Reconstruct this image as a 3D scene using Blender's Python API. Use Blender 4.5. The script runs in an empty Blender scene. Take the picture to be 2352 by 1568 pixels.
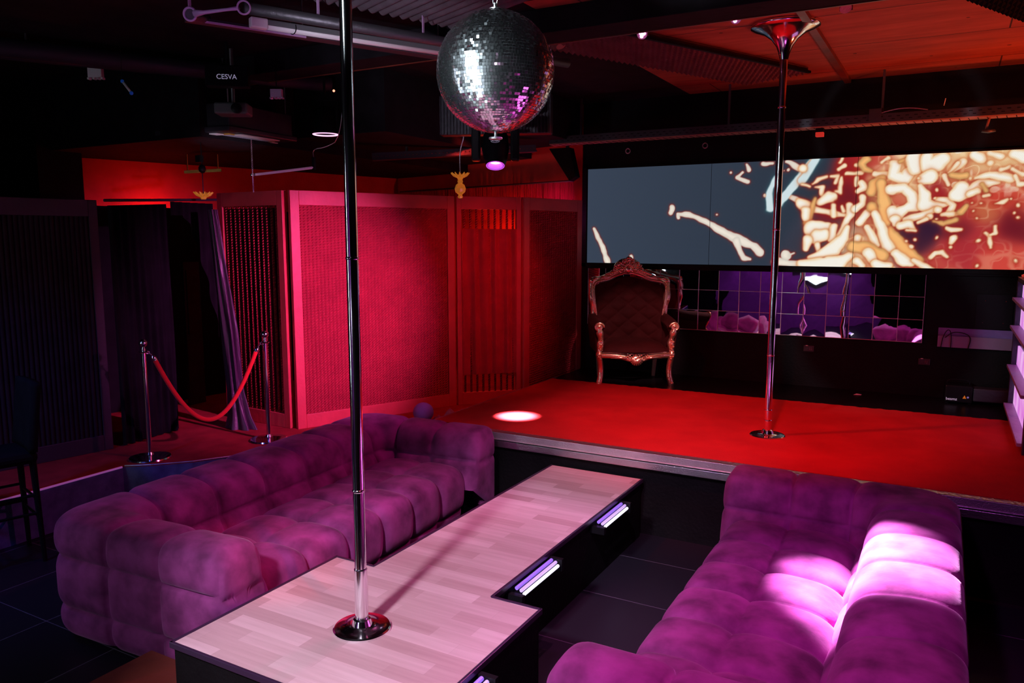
import bpy, math, random
import numpy as np
from mathutils import Vector, Matrix
random.seed(7); RNG = np.random.default_rng(5)
PI = math.pi
SC = bpy.context.scene
COL = SC.collection
SC.view_settings.view_transform = 'Standard'
SC.view_settings.look = 'None'
SC.view_settings.gamma = 1.0
SC.view_settings.use_curve_mapping = False
SC.view_settings.exposure = 0.0

def lin(c):
    return tuple((x/255/12.92 if x/255 <= .04045 else ((x/255+.055)/1.055)**2.4) for x in c)

# ------------------------------------------------------------ materials
MATS = {}
def mat(name, rgb=(.5,.5,.5), rough=.6, metal=0., bump=None, var=0., vscale=6., sheen=0., spec=.5, emit=None, estr=1., coat=0., trans=0., sheen_tint=None, bump_str=.3):
    m = bpy.data.materials.new(name); m.use_nodes = True
    nt = m.node_tree; b = nt.nodes['Principled BSDF']
    b.inputs['Base Color'].default_value = (*rgb, 1)
    b.inputs['Roughness'].default_value = rough
    b.inputs['Metallic'].default_value = metal
    b.inputs['Specular IOR Level'].default_value = spec
    b.inputs['Sheen Weight'].default_value = sheen
    b.inputs['Coat Weight'].default_value = coat
    b.inputs['Transmission Weight'].default_value = trans
    if sheen:
        b.inputs['Sheen Roughness'].default_value = .35
        if sheen_tint: b.inputs['Sheen Tint'].default_value = (*sheen_tint, 1)
    if emit:
        b.inputs['Emission Color'].default_value = (*emit, 1)
        b.inputs['Emission Strength'].default_value = estr
    tc = nt.nodes.new('ShaderNodeTexCoord')
    if var:
        n = nt.nodes.new('ShaderNodeTexNoise'); n.inputs['Scale'].default_value = vscale; n.inputs['Detail'].default_value = 5
        nt.links.new(tc.outputs['Object'], n.inputs['Vector'])
        r = nt.nodes.new('ShaderNodeValToRGB')
        r.color_ramp.elements[0].position = .3; r.color_ramp.elements[1].position = .7
        r.color_ramp.elements[0].color = (*[c*(1-var) for c in rgb], 1)
        r.color_ramp.elements[1].color = (*[min(1, c*(1+var)) for c in rgb], 1)
        nt.links.new(n.outputs['Fac'], r.inputs['Fac'])
        nt.links.new(r.outputs['Color'], b.inputs['Base Color'])
    if bump:
        n = nt.nodes.new('ShaderNodeTexNoise'); n.inputs['Scale'].default_value = bump; n.inputs['Detail'].default_value = 4
        nt.links.new(tc.outputs['Object'], n.inputs['Vector'])
        bp = nt.nodes.new('ShaderNodeBump'); bp.inputs['Strength'].default_value = bump_str; bp.inputs['Distance'].default_value = .01
        nt.links.new(n.outputs['Fac'], bp.inputs['Height']); nt.links.new(bp.outputs['Normal'], b.inputs['Normal'])
    MATS[name] = m
    return m

VELVET = mat('purple_velvet', (.24,.046,.19), .85, bump=60, var=.5, vscale=6.5, sheen=.25, sheen_tint=(.9,.55,.9), spec=.1, bump_str=.12)
WOOD = mat('laminate', (.55,.42,.38), .45)
BLACK = mat('black_paint', (.006,.0055,.007), .6, bump=40, var=.2, spec=.12)
BLACKG = mat('black_gloss', (.007,.007,.009), .35, spec=.15)
BLKFAB = mat('black_cloth', (.007,.007,.009), .9, bump=80, var=.3, spec=.1)
CHROME = mat('chrome', (.88,.88,.92), .13, 1.)
STEEL = mat('brushed_steel', (.62,.62,.66), .32, 1., bump=90)
ALU = mat('aluminium', (.7,.7,.74), .42, .85, bump=120, var=.1)
DARKMET = mat('dark_metal', (.10,.10,.11), .45, .6, bump=30)
GOLD = mat('gold_leaf', (.90,.60,.40), .24, .9, bump=40, var=.15)
REDVEL = mat('dark_red_velvet', (.035,.004,.004), .8, sheen=.08, sheen_tint=(.8,.2,.2), bump=60, var=.2, spec=.1)
CARPET = mat('red_carpet', (.62,.035,.035), .95, bump=160, var=.12, vscale=3, spec=.05, bump_str=.6)
CARPET2 = mat('dark_red_carpet', (.38,.035,.04), .95, bump=160, var=.2, spec=.05, bump_str=.6)
BLUECARP = mat('riser_carpet', (.10,.14,.30), .95, bump=160, var=.25, vscale=12, spec=.05)
REDWOOD = mat('red_painted_wood', (.60,.06,.07), .5, bump=25, var=.1)
REDROPE = mat('red_rope_cloth', (.50,.04,.06), .85, bump=120, var=.12, spec=.15)
REDCURT = mat('red_curtain', (.42,.03,.05), .85, bump=90, var=.15, spec=.1, sheen=.2)
REDWALL = mat('red_wall_paint', (.55,.045,.03), .8, bump=30, var=.1)
REDPLUSH = mat('bright_red_plush', (.75,.03,.03), .9, sheen=.4, bump=140, spec=.1)
PURCURT = mat('dusky_purple_satin', (.05,.018,.05), .4, bump=40, sheen=.1)
WHITEPL = mat('white_plastic', (.85,.85,.85), .4, bump=15)
GREYPL = mat('grey_plastic', (.13,.15,.15), .5, bump=15)
FOAM = mat('charcoal_foam', (.14,.06,.06), .95, bump=90, var=.2, spec=.05)
FOAM2 = mat('grey_foam', (.10,.085,.10), .95, bump=90, var=.2, spec=.05)
CEILM = mat('black_ceiling', (.012,.010,.013), .9, bump=20, var=.3, spec=.1)
TEALF = mat('dark_blue_carpet_floor', (.022,.024,.055), .9, bump=60, var=.3, vscale=3, spec=.1)
AMBER = mat('amber_glass', (.9,.55,.15), .12, trans=.5, emit=(1,.42,.05), estr=.10)
PANELM = mat('dark_panel_cloth', (.035,.02,.03), .9, bump=60, var=.2, spec=.1)
PANELW = mat('dark_panel_wood', (.05,.03,.05), .45, bump=30)
REDBROWN = mat('mahogany_board', (.16,.035,.02), .4, bump=10, var=.35, vscale=4)
PURPLEG = mat('purple_fabric_and_lit_niche', (.22,.14,.45), .8, bump=60, var=.2)
LENSP = mat('pink_lamp_glow', (0,0,0), .5, emit=(1,.35,.75), estr=14)
LENSW = mat('white_lamp_glow', (0,0,0), .5, emit=(1,.9,1), estr=3)
LENSV = mat('violet_lamp_glow', (.4,.1,.6), .5, emit=(.55,.08,.75), estr=.9)
TUBEW = mat('white_tube_glow', (.8,.8,.8), .5, emit=(.85,.8,1), estr=1.3)
TUBEV = mat('violet_tube_glow', (.3,.2,.6), .4, emit=(.22,.12,.75), estr=.7)
TUBEL = mat('lilac_tube_glow', (.4,.35,.6), .4, emit=(.55,.4,.85), estr=.8)
REDLED = mat('red_led', (0,0,0), .5, emit=(1,.25,.15), estr=3)
REDGL = mat('red_lens', (.5,.03,.03), .2, emit=(.5,.03,.02), estr=.7)
TEXTW = mat('white_print', (.75,.75,.8), .6, emit=(.35,.33,.5), estr=.5)
TEXTO = mat('orange_print', (.8,.3,.03), .6, emit=(.3,.09,.0), estr=.5)
TRIMW = mat('lit_profile_edge', (.8,.7,.85), .3, .3, bump=60)
NAIL = mat('bright_nail_heads', (.9,.85,.8), .2, 1.)
YELW = mat('gold_strip_and_gleam', (.8,.45,.08), .35, .5, bump=30)

def mix_nodes(m): return m.node_tree, m.node_tree.nodes['Principled BSDF']
# laminate planks (brick texture, object coordinates)
nt, b = mix_nodes(WOOD)
tc = nt.nodes.new('ShaderNodeTexCoord'); mp = nt.nodes.new('ShaderNodeMapping')
br = nt.nodes.new('ShaderNodeTexBrick')
br.inputs['Scale'].default_value = 1; br.inputs['Brick Width'].default_value = .42; br.inputs['Row Height'].default_value = .085
br.inputs['Mortar Size'].default_value = .0004; br.offset = .37; br.offset_frequency = 2
br.inputs['Color1'].default_value = (.50,.34,.36,1); br.inputs['Color2'].default_value = (.74,.58,.62,1); br.inputs['Mortar'].default_value = (.46,.32,.34,1)
nt.links.new(tc.outputs['Object'], mp.inputs['Vector']); nt.links.new(mp.outputs['Vector'], br.inputs['Vector'])
ns = nt.nodes.new('ShaderNodeTexNoise'); ns.inputs['Scale'].default_value = 3; ns.inputs['Detail'].default_value = 8
mp2 = nt.nodes.new('ShaderNodeMapping'); mp2.inputs['Scale'].default_value = (1, 14, 1)
nt.links.new(tc.outputs['Object'], mp2.inputs['Vector']); nt.links.new(mp2.outputs['Vector'], ns.inputs['Vector'])
mx = nt.nodes.new('ShaderNodeMixRGB'); mx.blend_type = 'MULTIPLY'; mx.inputs['Fac'].default_value = .55
rp = nt.nodes.new('ShaderNodeValToRGB'); rp.color_ramp.elements[0].position = .3; rp.color_ramp.elements[0].color = (.74,.68,.68,1); rp.color_ramp.elements[1].position = .7
nt.links.new(ns.outputs['Fac'], rp.inputs['Fac']); nt.links.new(br.outputs['Color'], mx.inputs['Color1']); nt.links.new(rp.outputs['Color'], mx.inputs['Color2'])
nt.links.new(mx.outputs['Color'], b.inputs['Base Color'])
# tiled dark floor
FLOORM = mat('dark_tiles', (.02,.02,.03), .38, spec=.2)
nt, b = mix_nodes(FLOORM)
tc = nt.nodes.new('ShaderNodeTexCoord'); mp = nt.nodes.new('ShaderNodeMapping'); mp.inputs['Rotation'].default_value = (0,0,.0); mp.inputs['Location'].default_value = (.03,.12,0)
br = nt.nodes.new('ShaderNodeTexBrick'); br.offset = 0
br.inputs['Scale'].default_value = 1; br.inputs['Brick Width'].default_value = .6; br.inputs['Row Height'].default_value = .6; br.inputs['Mortar Size'].default_value = .0025
br.inputs['Color1'].default_value = (.012,.011,.018,1); br.inputs['Color2'].default_value = (.015,.014,.022,1); br.inputs['Mortar'].default_value = (.13,.12,.17,1)
nt.links.new(tc.outputs['Object'], mp.inputs['Vector']); nt.links.new(mp.outputs['Vector'], br.inputs['Vector']); nt.links.new(br.outputs['Color'], b.inputs['Base Color'])
# plywood sheets of the stage ceiling: colour variation, joints and screw heads
PLY = mat('red_brown_plywood', (.40,.10,.05), .7, spec=.2)
nt, b = mix_nodes(PLY)
tc = nt.nodes.new('ShaderNodeTexCoord'); mp = nt.nodes.new('ShaderNodeMapping'); mp.inputs['Location'].default_value = (.95,.0,0)
br = nt.nodes.new('ShaderNodeTexBrick'); br.offset = .5
br.inputs['Scale'].default_value = 1; br.inputs['Brick Width'].default_value = 2.44; br.inputs['Row Height'].default_value = .98; br.inputs['Mortar Size'].default_value = .006
br.inputs['Color1'].default_value = (.36,.085,.045,1); br.inputs['Color2'].default_value = (.44,.115,.06,1); br.inputs['Mortar'].default_value = (.05,.02,.02,1)
nt.links.new(tc.outputs['Object'], mp.inputs['Vector']); nt.links.new(mp.outputs['Vector'], br.inputs['Vector'])
ns = nt.nodes.new('ShaderNodeTexNoise'); ns.inputs['Scale'].default_value = 2.2; ns.inputs['Detail'].default_value = 9; ns.inputs['Roughness'].default_value = .65
mp3 = nt.nodes.new('ShaderNodeMapping'); mp3.inputs['Scale'].default_value = (.6, 3, 1)
nt.links.new(tc.outputs['Object'], mp3.inputs['Vector']); nt.links.new(mp3.outputs['Vector'], ns.inputs['Vector'])
rp = nt.nodes.new('ShaderNodeValToRGB'); rp.color_ramp.elements[0].position = .32; rp.color_ramp.elements[0].color = (.55,.5,.5,1); rp.color_ramp.elements[1].position = .65
mx = nt.nodes.new('ShaderNodeMixRGB'); mx.blend_type = 'MULTIPLY'; mx.inputs['Fac'].default_value = .9
vo = nt.nodes.new('ShaderNodeTexVoronoi'); vo.inputs['Scale'].default_value = 3.2
lt = nt.nodes.new('ShaderNodeMath'); lt.operation = 'GREATER_THAN'; lt.inputs[1].default_value = .05
mx2 = nt.nodes.new('ShaderNodeMixRGB'); mx2.blend_type = 'MULTIPLY'; mx2.inputs['Fac'].default_value = .75
nt.links.new(tc.outputs['Object'], vo.inputs['Vector']); nt.links.new(vo.outputs['Distance'], lt.inputs[0])
nt.links.new(ns.outputs['Fac'], rp.inputs['Fac']); nt.links.new(br.outputs['Color'], mx.inputs['Color1']); nt.links.new(rp.outputs['Color'], mx.inputs['Color2'])
nt.links.new(mx.outputs['Color'], mx2.inputs['Color1']); nt.links.new(lt.outputs['Value'], mx2.inputs['Color2'])
nt.links.new(mx2.outputs['Color'], b.inputs['Base Color'])
# twisted cord texture for the woven ropes of the screens
nt, b = mix_nodes(REDROPE)
tc = nt.nodes.new('ShaderNodeTexCoord'); mp = nt.nodes.new('ShaderNodeMapping'); mp.inputs['Rotation'].default_value = (0, math.radians(38), 0)
wv = nt.nodes.new('ShaderNodeTexWave'); wv.bands_direction = 'Z'; wv.inputs['Scale'].default_value = 16; wv.inputs['Distortion'].default_value = .4
bp = nt.nodes.new('ShaderNodeBump'); bp.inputs['Strength'].default_value = .9; bp.inputs['Distance'].default_value = .012
nt.links.new(tc.outputs['Object'], mp.inputs['Vector']); nt.links.new(mp.outputs['Vector'], wv.inputs['Vector'])
nt.links.new(wv.outputs['Fac'], bp.inputs['Height']); nt.links.new(bp.outputs['Normal'], b.inputs['Normal'])
# perforated black tray
# checker plate
CHECK = mat('checker_plate', (.65,.62,.66), .3, .9)
nt, b = mix_nodes(CHECK)
tc = nt.nodes.new('ShaderNodeTexCoord'); vo = nt.nodes.new('ShaderNodeTexVoronoi'); vo.inputs['Scale'].default_value = 38
bp = nt.nodes.new('ShaderNodeBump'); bp.inputs['Strength'].default_value = .8; bp.inputs['Distance'].default_value = .008
nt.links.new(tc.outputs['Object'], vo.inputs['Vector']); nt.links.new(vo.outputs['Distance'], bp.inputs['Height']); nt.links.new(bp.outputs['Normal'], b.inputs['Normal'])
# mirror
MIRROR = mat('mirror_glass', (.8,.8,.84), .015, 1.)
FACET = mat('mirror_facets', (.9,.95,1), .2, 1.)

# ------------------------------------------------------------ mesh helpers
class G:
    def __init__(s): s.v = []; s.f = []; s.m = []
    def add(s, vs, fs, mi=0):
        o = len(s.v); s.v += [tuple(float(c) for c in p) for p in vs]
        s.f += [tuple(i+o for i in f) for f in fs]; s.m += [mi]*len(fs); return s
    def box(s, lo, hi, rot=None, piv=None, mi=0):
        x0,y0,z0 = lo; x1,y1,z1 = hi
        vs = [(x0,y0,z0),(x1,y0,z0),(x1,y1,z0),(x0,y1,z0),(x0,y0,z1),(x1,y0,z1),(x1,y1,z1),(x0,y1,z1)]
        if rot is not None:
            c = Vector(piv) if piv is not None else Vector(((x0+x1)/2,(y0+y1)/2,(z0+z1)/2))
            vs = [tuple(rot @ (Vector(p)-c) + c) for p in vs]
        return s.add(vs, [(0,3,2,1),(4,5,6,7),(0,1,5,4),(1,2,6,5),(2,3,7,6),(3,0,4,7)], mi)
    def beam(s, a, b, w, h, up=(0,0,1), mi=0):
        a = Vector(a); b = Vector(b); d = (b-a).normalized(); u = Vector(up); r = d.cross(u)
        if r.length < 1e-5: r = d.cross(Vector((1,0,0)))
        r.normalize(); u = r.cross(d)
        vs = []
        for p in (a, b):
            for sx, sz in ((-1,-1),(1,-1),(1,1),(-1,1)): vs.append(p + r*sx*w/2 + u*sz*h/2)
        return s.add(vs, [(0,1,2,3),(7,6,5,4),(0,4,5,1),(1,5,6,2),(2,6,7,3),(3,7,4,0)], mi)
    def lathe(s, prof, c=(0,0,0), n=32, axis=None, mi=0, caps=True):
        # prof: list of (r, z)
        vs = []; fs = []
        R = Matrix.Identity(3)
        if axis is not None: R = Vector((0,0,1)).rotation_difference(Vector(axis)).to_matrix()
        c = Vector(c)
        for r, z in prof:
            for k in range(n):
                a = 2*PI*k/n; vs.append(R @ Vector((r*math.cos(a), r*math.sin(a), z)) + c)
        for i in range(len(prof)-1):
            for k in range(n):
                k2 = (k+1) % n; fs.append((i*n+k, i*n+k2, (i+1)*n+k2, (i+1)*n+k))
        if caps:
            if prof[0][0] > 1e-6: fs.append(tuple(reversed(range(n))))
            if prof[-1][0] > 1e-6: fs.append(tuple((len(prof)-1)*n+k for k in range(n)))
        return s.add(vs, fs, mi)
    def sph(s, c, r, n=16, sc=(1,1,1), mi=0):
        m = max(5, n//2); pr = [(r*math.sin(PI*i/m), -r*math.cos(PI*i/m)) for i in range(m+1)]
        vs = []; fs = []
        for rr, z in pr:
            for k in range(n):
                a = 2*PI*k/n; vs.append((c[0]+max(rr,1e-5)*math.cos(a)*sc[0], c[1]+max(rr,1e-5)*math.sin(a)*sc[1], c[2]+z*sc[2]))
        for i in range(m):
            for k in range(n): fs.append((i*n+k, i*n+(k+1)%n, (i+1)*n+(k+1)%n, (i+1)*n+k))
        return s.add(vs, fs, mi)
    def tube(s, pts, r, n=10, closed=False, mi=0, sy=1.0):
        pts = [Vector(p) for p in pts]; N = len(pts)
        rs = r if isinstance(r, (list,tuple)) else [r]*N
        vs = []; fs = []; prev = None
        for i, p in enumerate(pts):
            a = pts[i-1] if (i > 0 or closed) else p; b = pts[(i+1) % N] if (i < N-1 or closed) else p
            d = (b-a).normalized()
            if prev is None:
                u = Vector((0,0,1)) if abs(d.z) < .9 else Vector((0,1,0)); u = (u - d*u.dot(d)).normalized()
            else: u = (prev - d*prev.dot(d)).normalized()
            prev = u; w = d.cross(u)
            for k in range(n):
                t = 2*PI*k/n; vs.append(p + (u*math.cos(t)*sy + w*math.sin(t))*rs[i])
        M = N if closed else N-1
        for i in range(M):
            j = (i+1) % N
            for k in range(n): fs.append((i*n+k, i*n+(k+1)%n, j*n+(k+1)%n, j*n+k))
        if not closed:
            fs.append(tuple(reversed(range(n)))); fs.append(tuple((N-1)*n+k for k in range(n)))
        return s.add(vs, fs, mi)
    def grid(s, P, flip=False, mi=0, wrap=False):
        P = np.asarray(P); a, b = P.shape[:2]; vs = P.reshape(-1,3)
        fs = []
        for i in range(a-1):
            for j in range(b-1 if not wrap else b):
                j2 = (j+1) % b
                q = (i*b+j, (i+1)*b+j, (i+1)*b+j2, i*b+j2); fs.append(q if not flip else q[::-1])
        return s.add(vs, fs, mi)
    def mesh(s, name):
        me = bpy.data.meshes.new(name); me.from_pydata(s.v, [], s.f); me.update(); return me
    def build(s, name, mats, parent=None, smooth=False, bevel=0, solid=0, loc=None):
        me = s.mesh(name)
        for m in (mats if isinstance(mats, (list,tuple)) else [mats]): me.materials.append(m)
        if isinstance(mats, (list,tuple)): me.polygons.foreach_set('material_index', s.m)
        if smooth:
            me.polygons.foreach_set('use_smooth', [True]*len(me.polygons))
            if smooth != 'all': me.set_sharp_from_angle(angle=math.radians(35))
        o = bpy.data.objects.new(name, me); COL.objects.link(o)
        if parent: o.parent = parent
        if loc: o.location = loc
        if bevel:
            b = o.modifiers.new('bevel', 'BEVEL'); b.width = bevel; b.segments = 2; b.limit_method = 'ANGLE'
        return o

def tag(o, label, cat, group=None, kind=None):
    if label: o['label'] = label
    if cat: o['category'] = cat
    if group: o['group'] = group
    if kind: o['kind'] = kind
    return o
def thing(name, label, cat, loc=(0,0,0), rz=0., group=None):
    o = bpy.data.objects.new(name, None); COL.objects.link(o)
    o.location = loc; o.rotation_euler = (0,0,rz); o.empty_display_size = .1
    return tag(o, label, cat, group)
def struct(o): o['kind'] = 'structure'; return o
def copy_tree(o, parent=None):
    c = o.copy(); COL.objects.link(c)
    if parent is not None: c.parent = parent
    for ch in list(o.children): copy_tree(ch, c)
    return c
def text(name, s, size, m, parent, loc, rot, ext=.001, align='CENTER'):
    cu = bpy.data.curves.new(name, 'FONT'); cu.body = s; cu.size = size; cu.extrude = ext; cu.align_x = align; cu.align_y = 'CENTER'
    t = bpy.data.objects.new(name+'_c', cu); COL.objects.link(t)
    me = bpy.data.meshes.new_from_object(t.evaluated_get(bpy.context.evaluated_depsgraph_get()))
    bpy.data.objects.remove(t)
    me.materials.clear(); me.materials.append(m)
    o = bpy.data.objects.new(name, me); COL.objects.link(o); o.parent = parent; o.location = loc; o.rotation_euler = rot
    return o
def spot(name, loc, to, color, energy, size_deg, blend=.5, radius=.06):
    l = bpy.data.lights.new(name, 'SPOT'); l.color = color; l.energy = energy; l.spot_size = math.radians(size_deg); l.spot_blend = blend; l.shadow_soft_size = radius
    o = bpy.data.objects.new(name, l); COL.objects.link(o); o.location = loc
    o.rotation_euler = (Vector(to)-Vector(loc)).to_track_quat('-Z','Y').to_euler(); return o
def point(name, loc, color, energy, radius=.1):
    l = bpy.data.lights.new(name, 'POINT'); l.color = color; l.energy = energy; l.shadow_soft_size = radius
    o = bpy.data.objects.new(name, l); COL.objects.link(o); o.location = loc; return o
def area(name, loc, to, color, energy, sx, sy):
    l = bpy.data.lights.new(name, 'AREA'); l.shape = 'RECTANGLE'; l.size = sx; l.size_y = sy; l.color = color; l.energy = energy
    o = bpy.data.objects.new(name, l); COL.objects.link(o); o.location = loc
    o.rotation_euler = (Vector(to)-Vector(loc)).to_track_quat('-Z','Y').to_euler(); return o

# ------------------------------------------------------------ camera
cam = bpy.data.cameras.new('camera'); cam.sensor_width = 36.; cam.sensor_fit = 'HORIZONTAL'; cam.lens = 1785./2352.*36.
cam.clip_end = 100
co = bpy.data.objects.new('camera', cam); COL.objects.link(co); co.location = (0,0,2.1)
co.rotation_euler = (math.radians(90-7.5946), 0, math.radians(29.2622)); SC.camera = co

# ------------------------------------------------------------ room shell
struct(G().box((-9.6,-3.2,-.1),(2.6,8.6,0)).build('floor', FLOORM))
struct(G().box((-9.6,-3.2,3.6),(-2.5,11,3.7)).build('ceiling', CEILM))
struct(G().box((-2.5,-3.2,3.6),(2.6,4.6,3.7)).build('ceiling', CEILM))
struct(G().box((-2.5,4.6,3.6),(2.6,8.6,3.7)).build('ceiling', PLY))
struct(G().box((-3.72,8.3,0),(2.6,8.42,3.6)).build('wall_back', BLACK))
struct(G().box((2.5,-3.2,0),(2.6,8.3,3.6)).build('wall_right', BLACK))
PURW = mat('purple_wall_paint', (.25,.06,.32), .8, bump=20, var=.15)
struct(G().box((-9.6,-3.3,0),(2.6,-3.2,3.6)).build('wall_front', BLACK))
tag(G().box((-4.9,-3.19,.0),(-1.5,-3.15,2.6)).build('wall_panel', PURW, None, bevel=.01), 'violet painted rear wall panel, seen reflected in the mirror tiles', 'panel')
struct(G().beam((-3.72,8.36,1.8),(-7.1,9.26,1.8),.1,3.6).build('wall_back_left', REDWALL))
struct(G().beam((-7.1,9.2,1.8),(-8.3,5.0,1.8),.1,3.6).build('wall_left', REDWALL))
struct(G().beam((-8.3,5.0,1.8),(-8.3,-3.2,1.8),.1,3.6).build('wall_left', BLACK))
# lowered black ceiling over the booths
struct(G().box((-9.0,4.6,2.95),(-5.6,9.6,3.6)).build('ceiling', CEILM))
struct(G().box((-5.6,5.7,3.05),(-4.5,9.0,3.6)).build('ceiling', CEILM))
struct(G().box((-4.5,6.8,3.17),(-3.74,9.0,3.6)).build('ceiling', CEILM))
struct(G().box((-8.2,4.45,.352),(-7.75,4.9,3.6)).build('wall_left', BLACK))  # added black column, shadows the wall beside it from the booth glow
# raised booth floor (platform) with a lit edge strip and blue riser
PF = [(-8.2,-3.1),(-5.5,-3.1),(-5.5,3.63),(-5.33,3.76),(-5.13,3.98),(-4.95,4.3),(-4.86,4.8),(-4.6,5.3),(-3.9,5.6),(-3.66,5.7),(-3.66,8.28),(-3.75,8.28),(-6.9,9.1),(-8.15,5.0)]
def extrude_poly(pts, z0, z1):
    n = len(pts); g = G(); vs = [(x,y,z0) for x,y in pts]+[(x,y,z1) for x,y in pts]
    fs = [tuple(reversed(range(n))), tuple(range(n,2*n))]+[(i,(i+1)%n,n+(i+1)%n,n+i) for i in range(n)]
    return g.add(vs, fs)
pl = thing('booth_platform', 'low raised booth platform with blue riser and violet lit edge, left side', 'platform')
extrude_poly(PF, 0.001, .335).build('riser', BLUECARP, pl)
extrude_poly(PF, .335, .35).build('deck', CARPET2, pl)
G().tube([(-5.495,-3.0,.338),(-5.495,3.62,.338)], .008, 8).build('edge_strip', mat('violet_edge_glow', (.5,.25,.5), .4, emit=(.36,.10,.42), estr=.4), pl)
G().tube([(-5.49,3.64,.345),(-5.33,3.765,.345),(-5.13,3.985,.345),(-4.945,4.3,.345),(-4.85,4.8,.345)], .006, 8).build('edge_trim', ALU, pl)

# ------------------------------------------------------------ stage
st = thing('stage', 'wide black stage with checker plate and aluminium front edge', 'stage')
SX0, SX1, SY0, SY1 = -3.65, 2.45, 5.09, 8.29
G().box((SX0+.02,SY0+.03,.0),(SX1,SY1,.56)).build('skirt', BLACK, st)
G().box((SX0,SY0,.56),(SX1,SY1,.6)).build('deck', BLACKG, st)
G().box((SX0,SY0-.012,.6),(SX1,SY0+.055,.606)).box((SX0-.012,SY0+.0,.6),(SX0+.02,SY1-.8,.604)).build('checker_edge', CHECK, st)
g = G(); g.box((SX0,SY0-.016,.552),(SX1,SY0-.002,.606)); g.box((SX0,SY0-.022,.548),(SX1,SY0,.556)); g.build('front_profile', ALU, st, bevel=.002)
g = G(); g.box((SX0+.05,SY0-.012,.488),(SX1,SY0+.03,.540)); g.build('steel_rail', STEEL, st, bevel=.004)
# carpet with a frayed edge at the back
rc = RNG; n = 260; top = []; xs = np.linspace(SX0+.02, 2.4, n)
yb = 7.38+ (xs+2.5)*.022 + rc.uniform(-.008,.008,n) + .006*np.sign(np.sin(np.arange(n)*1.3))
g = G(); vs = [(x, SY0+.06, .601) for x in xs]+[(x, SY0+.06, .609) for x in xs]+[(x, y, .609) for x, y in zip(xs,yb)]+[(x, y, .601) for x, y in zip(xs,yb)]
fs = []
for i in range(n-1):
    for r in range(3): fs.append((r*n+i, r*n+i+1, (r+1)*n+i+1, (r+1)*n+i))
g.add(vs, fs); tag(g.build('stage_carpet', CARPET), 'bright red carpet covering the front of the stage', 'carpet')

# ------------------------------------------------------------ dancing table (T-shaped platform)
TB = thing('dance_platform', 'low T-shaped dance platform with pale wood laminate top and black sides', 'platform')
g = G(); g.box((-2.74,1.98,.4),(-1.53,2.985,.418)); g.box((-2.49,2.985,.4),(-1.79,5.06,.418))
g.build('laminate_top', WOOD, TB)
VT = mat('violet_black_trim', (.06,.03,.08), .3, .4)
g = G()
for a,b2 in [((-2.745,1.97),(-2.745,2.995)),((-1.525,1.97),(-1.525,2.995)),((-2.75,1.975),(-1.52,1.975)),((-2.75,2.99),(-2.49,2.99)),((-1.785,2.99),(-1.52,2.99)),((-2.495,2.99),(-2.495,5.06)),((-1.785,2.99),(-1.785,5.06))]:
    g.beam((*a,.41),(*b2,.41),.014,.026)
g.build('edge_trim', VT, TB, bevel=.002)
g = G(); g.box((-2.74,1.985,.0),(-1.53,2.98,.398)); g.box((-2.485,2.98,.0),(-1.795,5.055,.398)); g.build('black_body', BLACK, TB)
def light_bar(x, y0, y1, side, near=False):
    t = thing('tube_light', None, 'light', (x, y0, .0))
    L = y1-y0
    G().tube([(side*.032,0,.385),(side*.032,L,.385)], .010, 8).build('inner_tube', TUBEV, t)
    if side > 0:
        G().tube([(side*.057,0,.378),(side*.057,L,.378)], .009, 8).build('middle_tube', TUBEL, t)
        G().tube([(side*.08,-.01,.37),(side*.08,L-.02,.37)], .009, 8).build('outer_tube', TUBEW, t)
    g = G(); w = .09 if side > 0 else .042
    g.box((min(0,side*w), -.05, .33), (max(0,side*w), -.02, .372)); g.box((min(0,side*w), L+.005, .33), (max(0,side*w), L+.03, .395)); g.box((min(0,side*w*.6), -.02, .33), (max(0,side*w*.6), L+.01, .355))
    g.build('bracket', BLACKG, t); return t
tag(light_bar(-1.7935,4.22,4.6,1), 'white and violet tube light under right edge of catwalk, nearest the stage', 'light')
tag(light_bar(-1.7935,3.19,3.58,1), 'white and violet tube light under right edge of catwalk, near the inner corner', 'light')
tag(light_bar(-1.529,2.02,2.43,1), 'white and violet tube light on right side of the wide platform end, bottom edge', 'light')
tag(light_bar(-2.4865,4.22,4.6,-1), 'slim pale violet tube light beside left edge of catwalk, nearest the stage', 'light')
tag(light_bar(-2.4865,3.25,3.58,-1), 'slim violet tube light beside left edge of catwalk, next to the sofa seat', 'light')
tag(light_bar(-2.7415,2.12,2.9,-1), 'long violet tube light beside left edge of wide platform end', 'light')
# low mahogany board in the near corner
t = thing('low_wooden_step', 'low reddish brown wooden step in the bottom left corner, partly under the platform', 'step')
g = G(); g.box((-3.12,.9,.17),(-2.76,2.14,.2)); g.box((-2.76,.9,.17),(-1.9,1.95,.2)); g.build('step_top', REDBROWN, t)
G().box((-3.08,.92,.001),(-2.77,2.10,.17)).build('step_base', REDBROWN, t)

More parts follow.
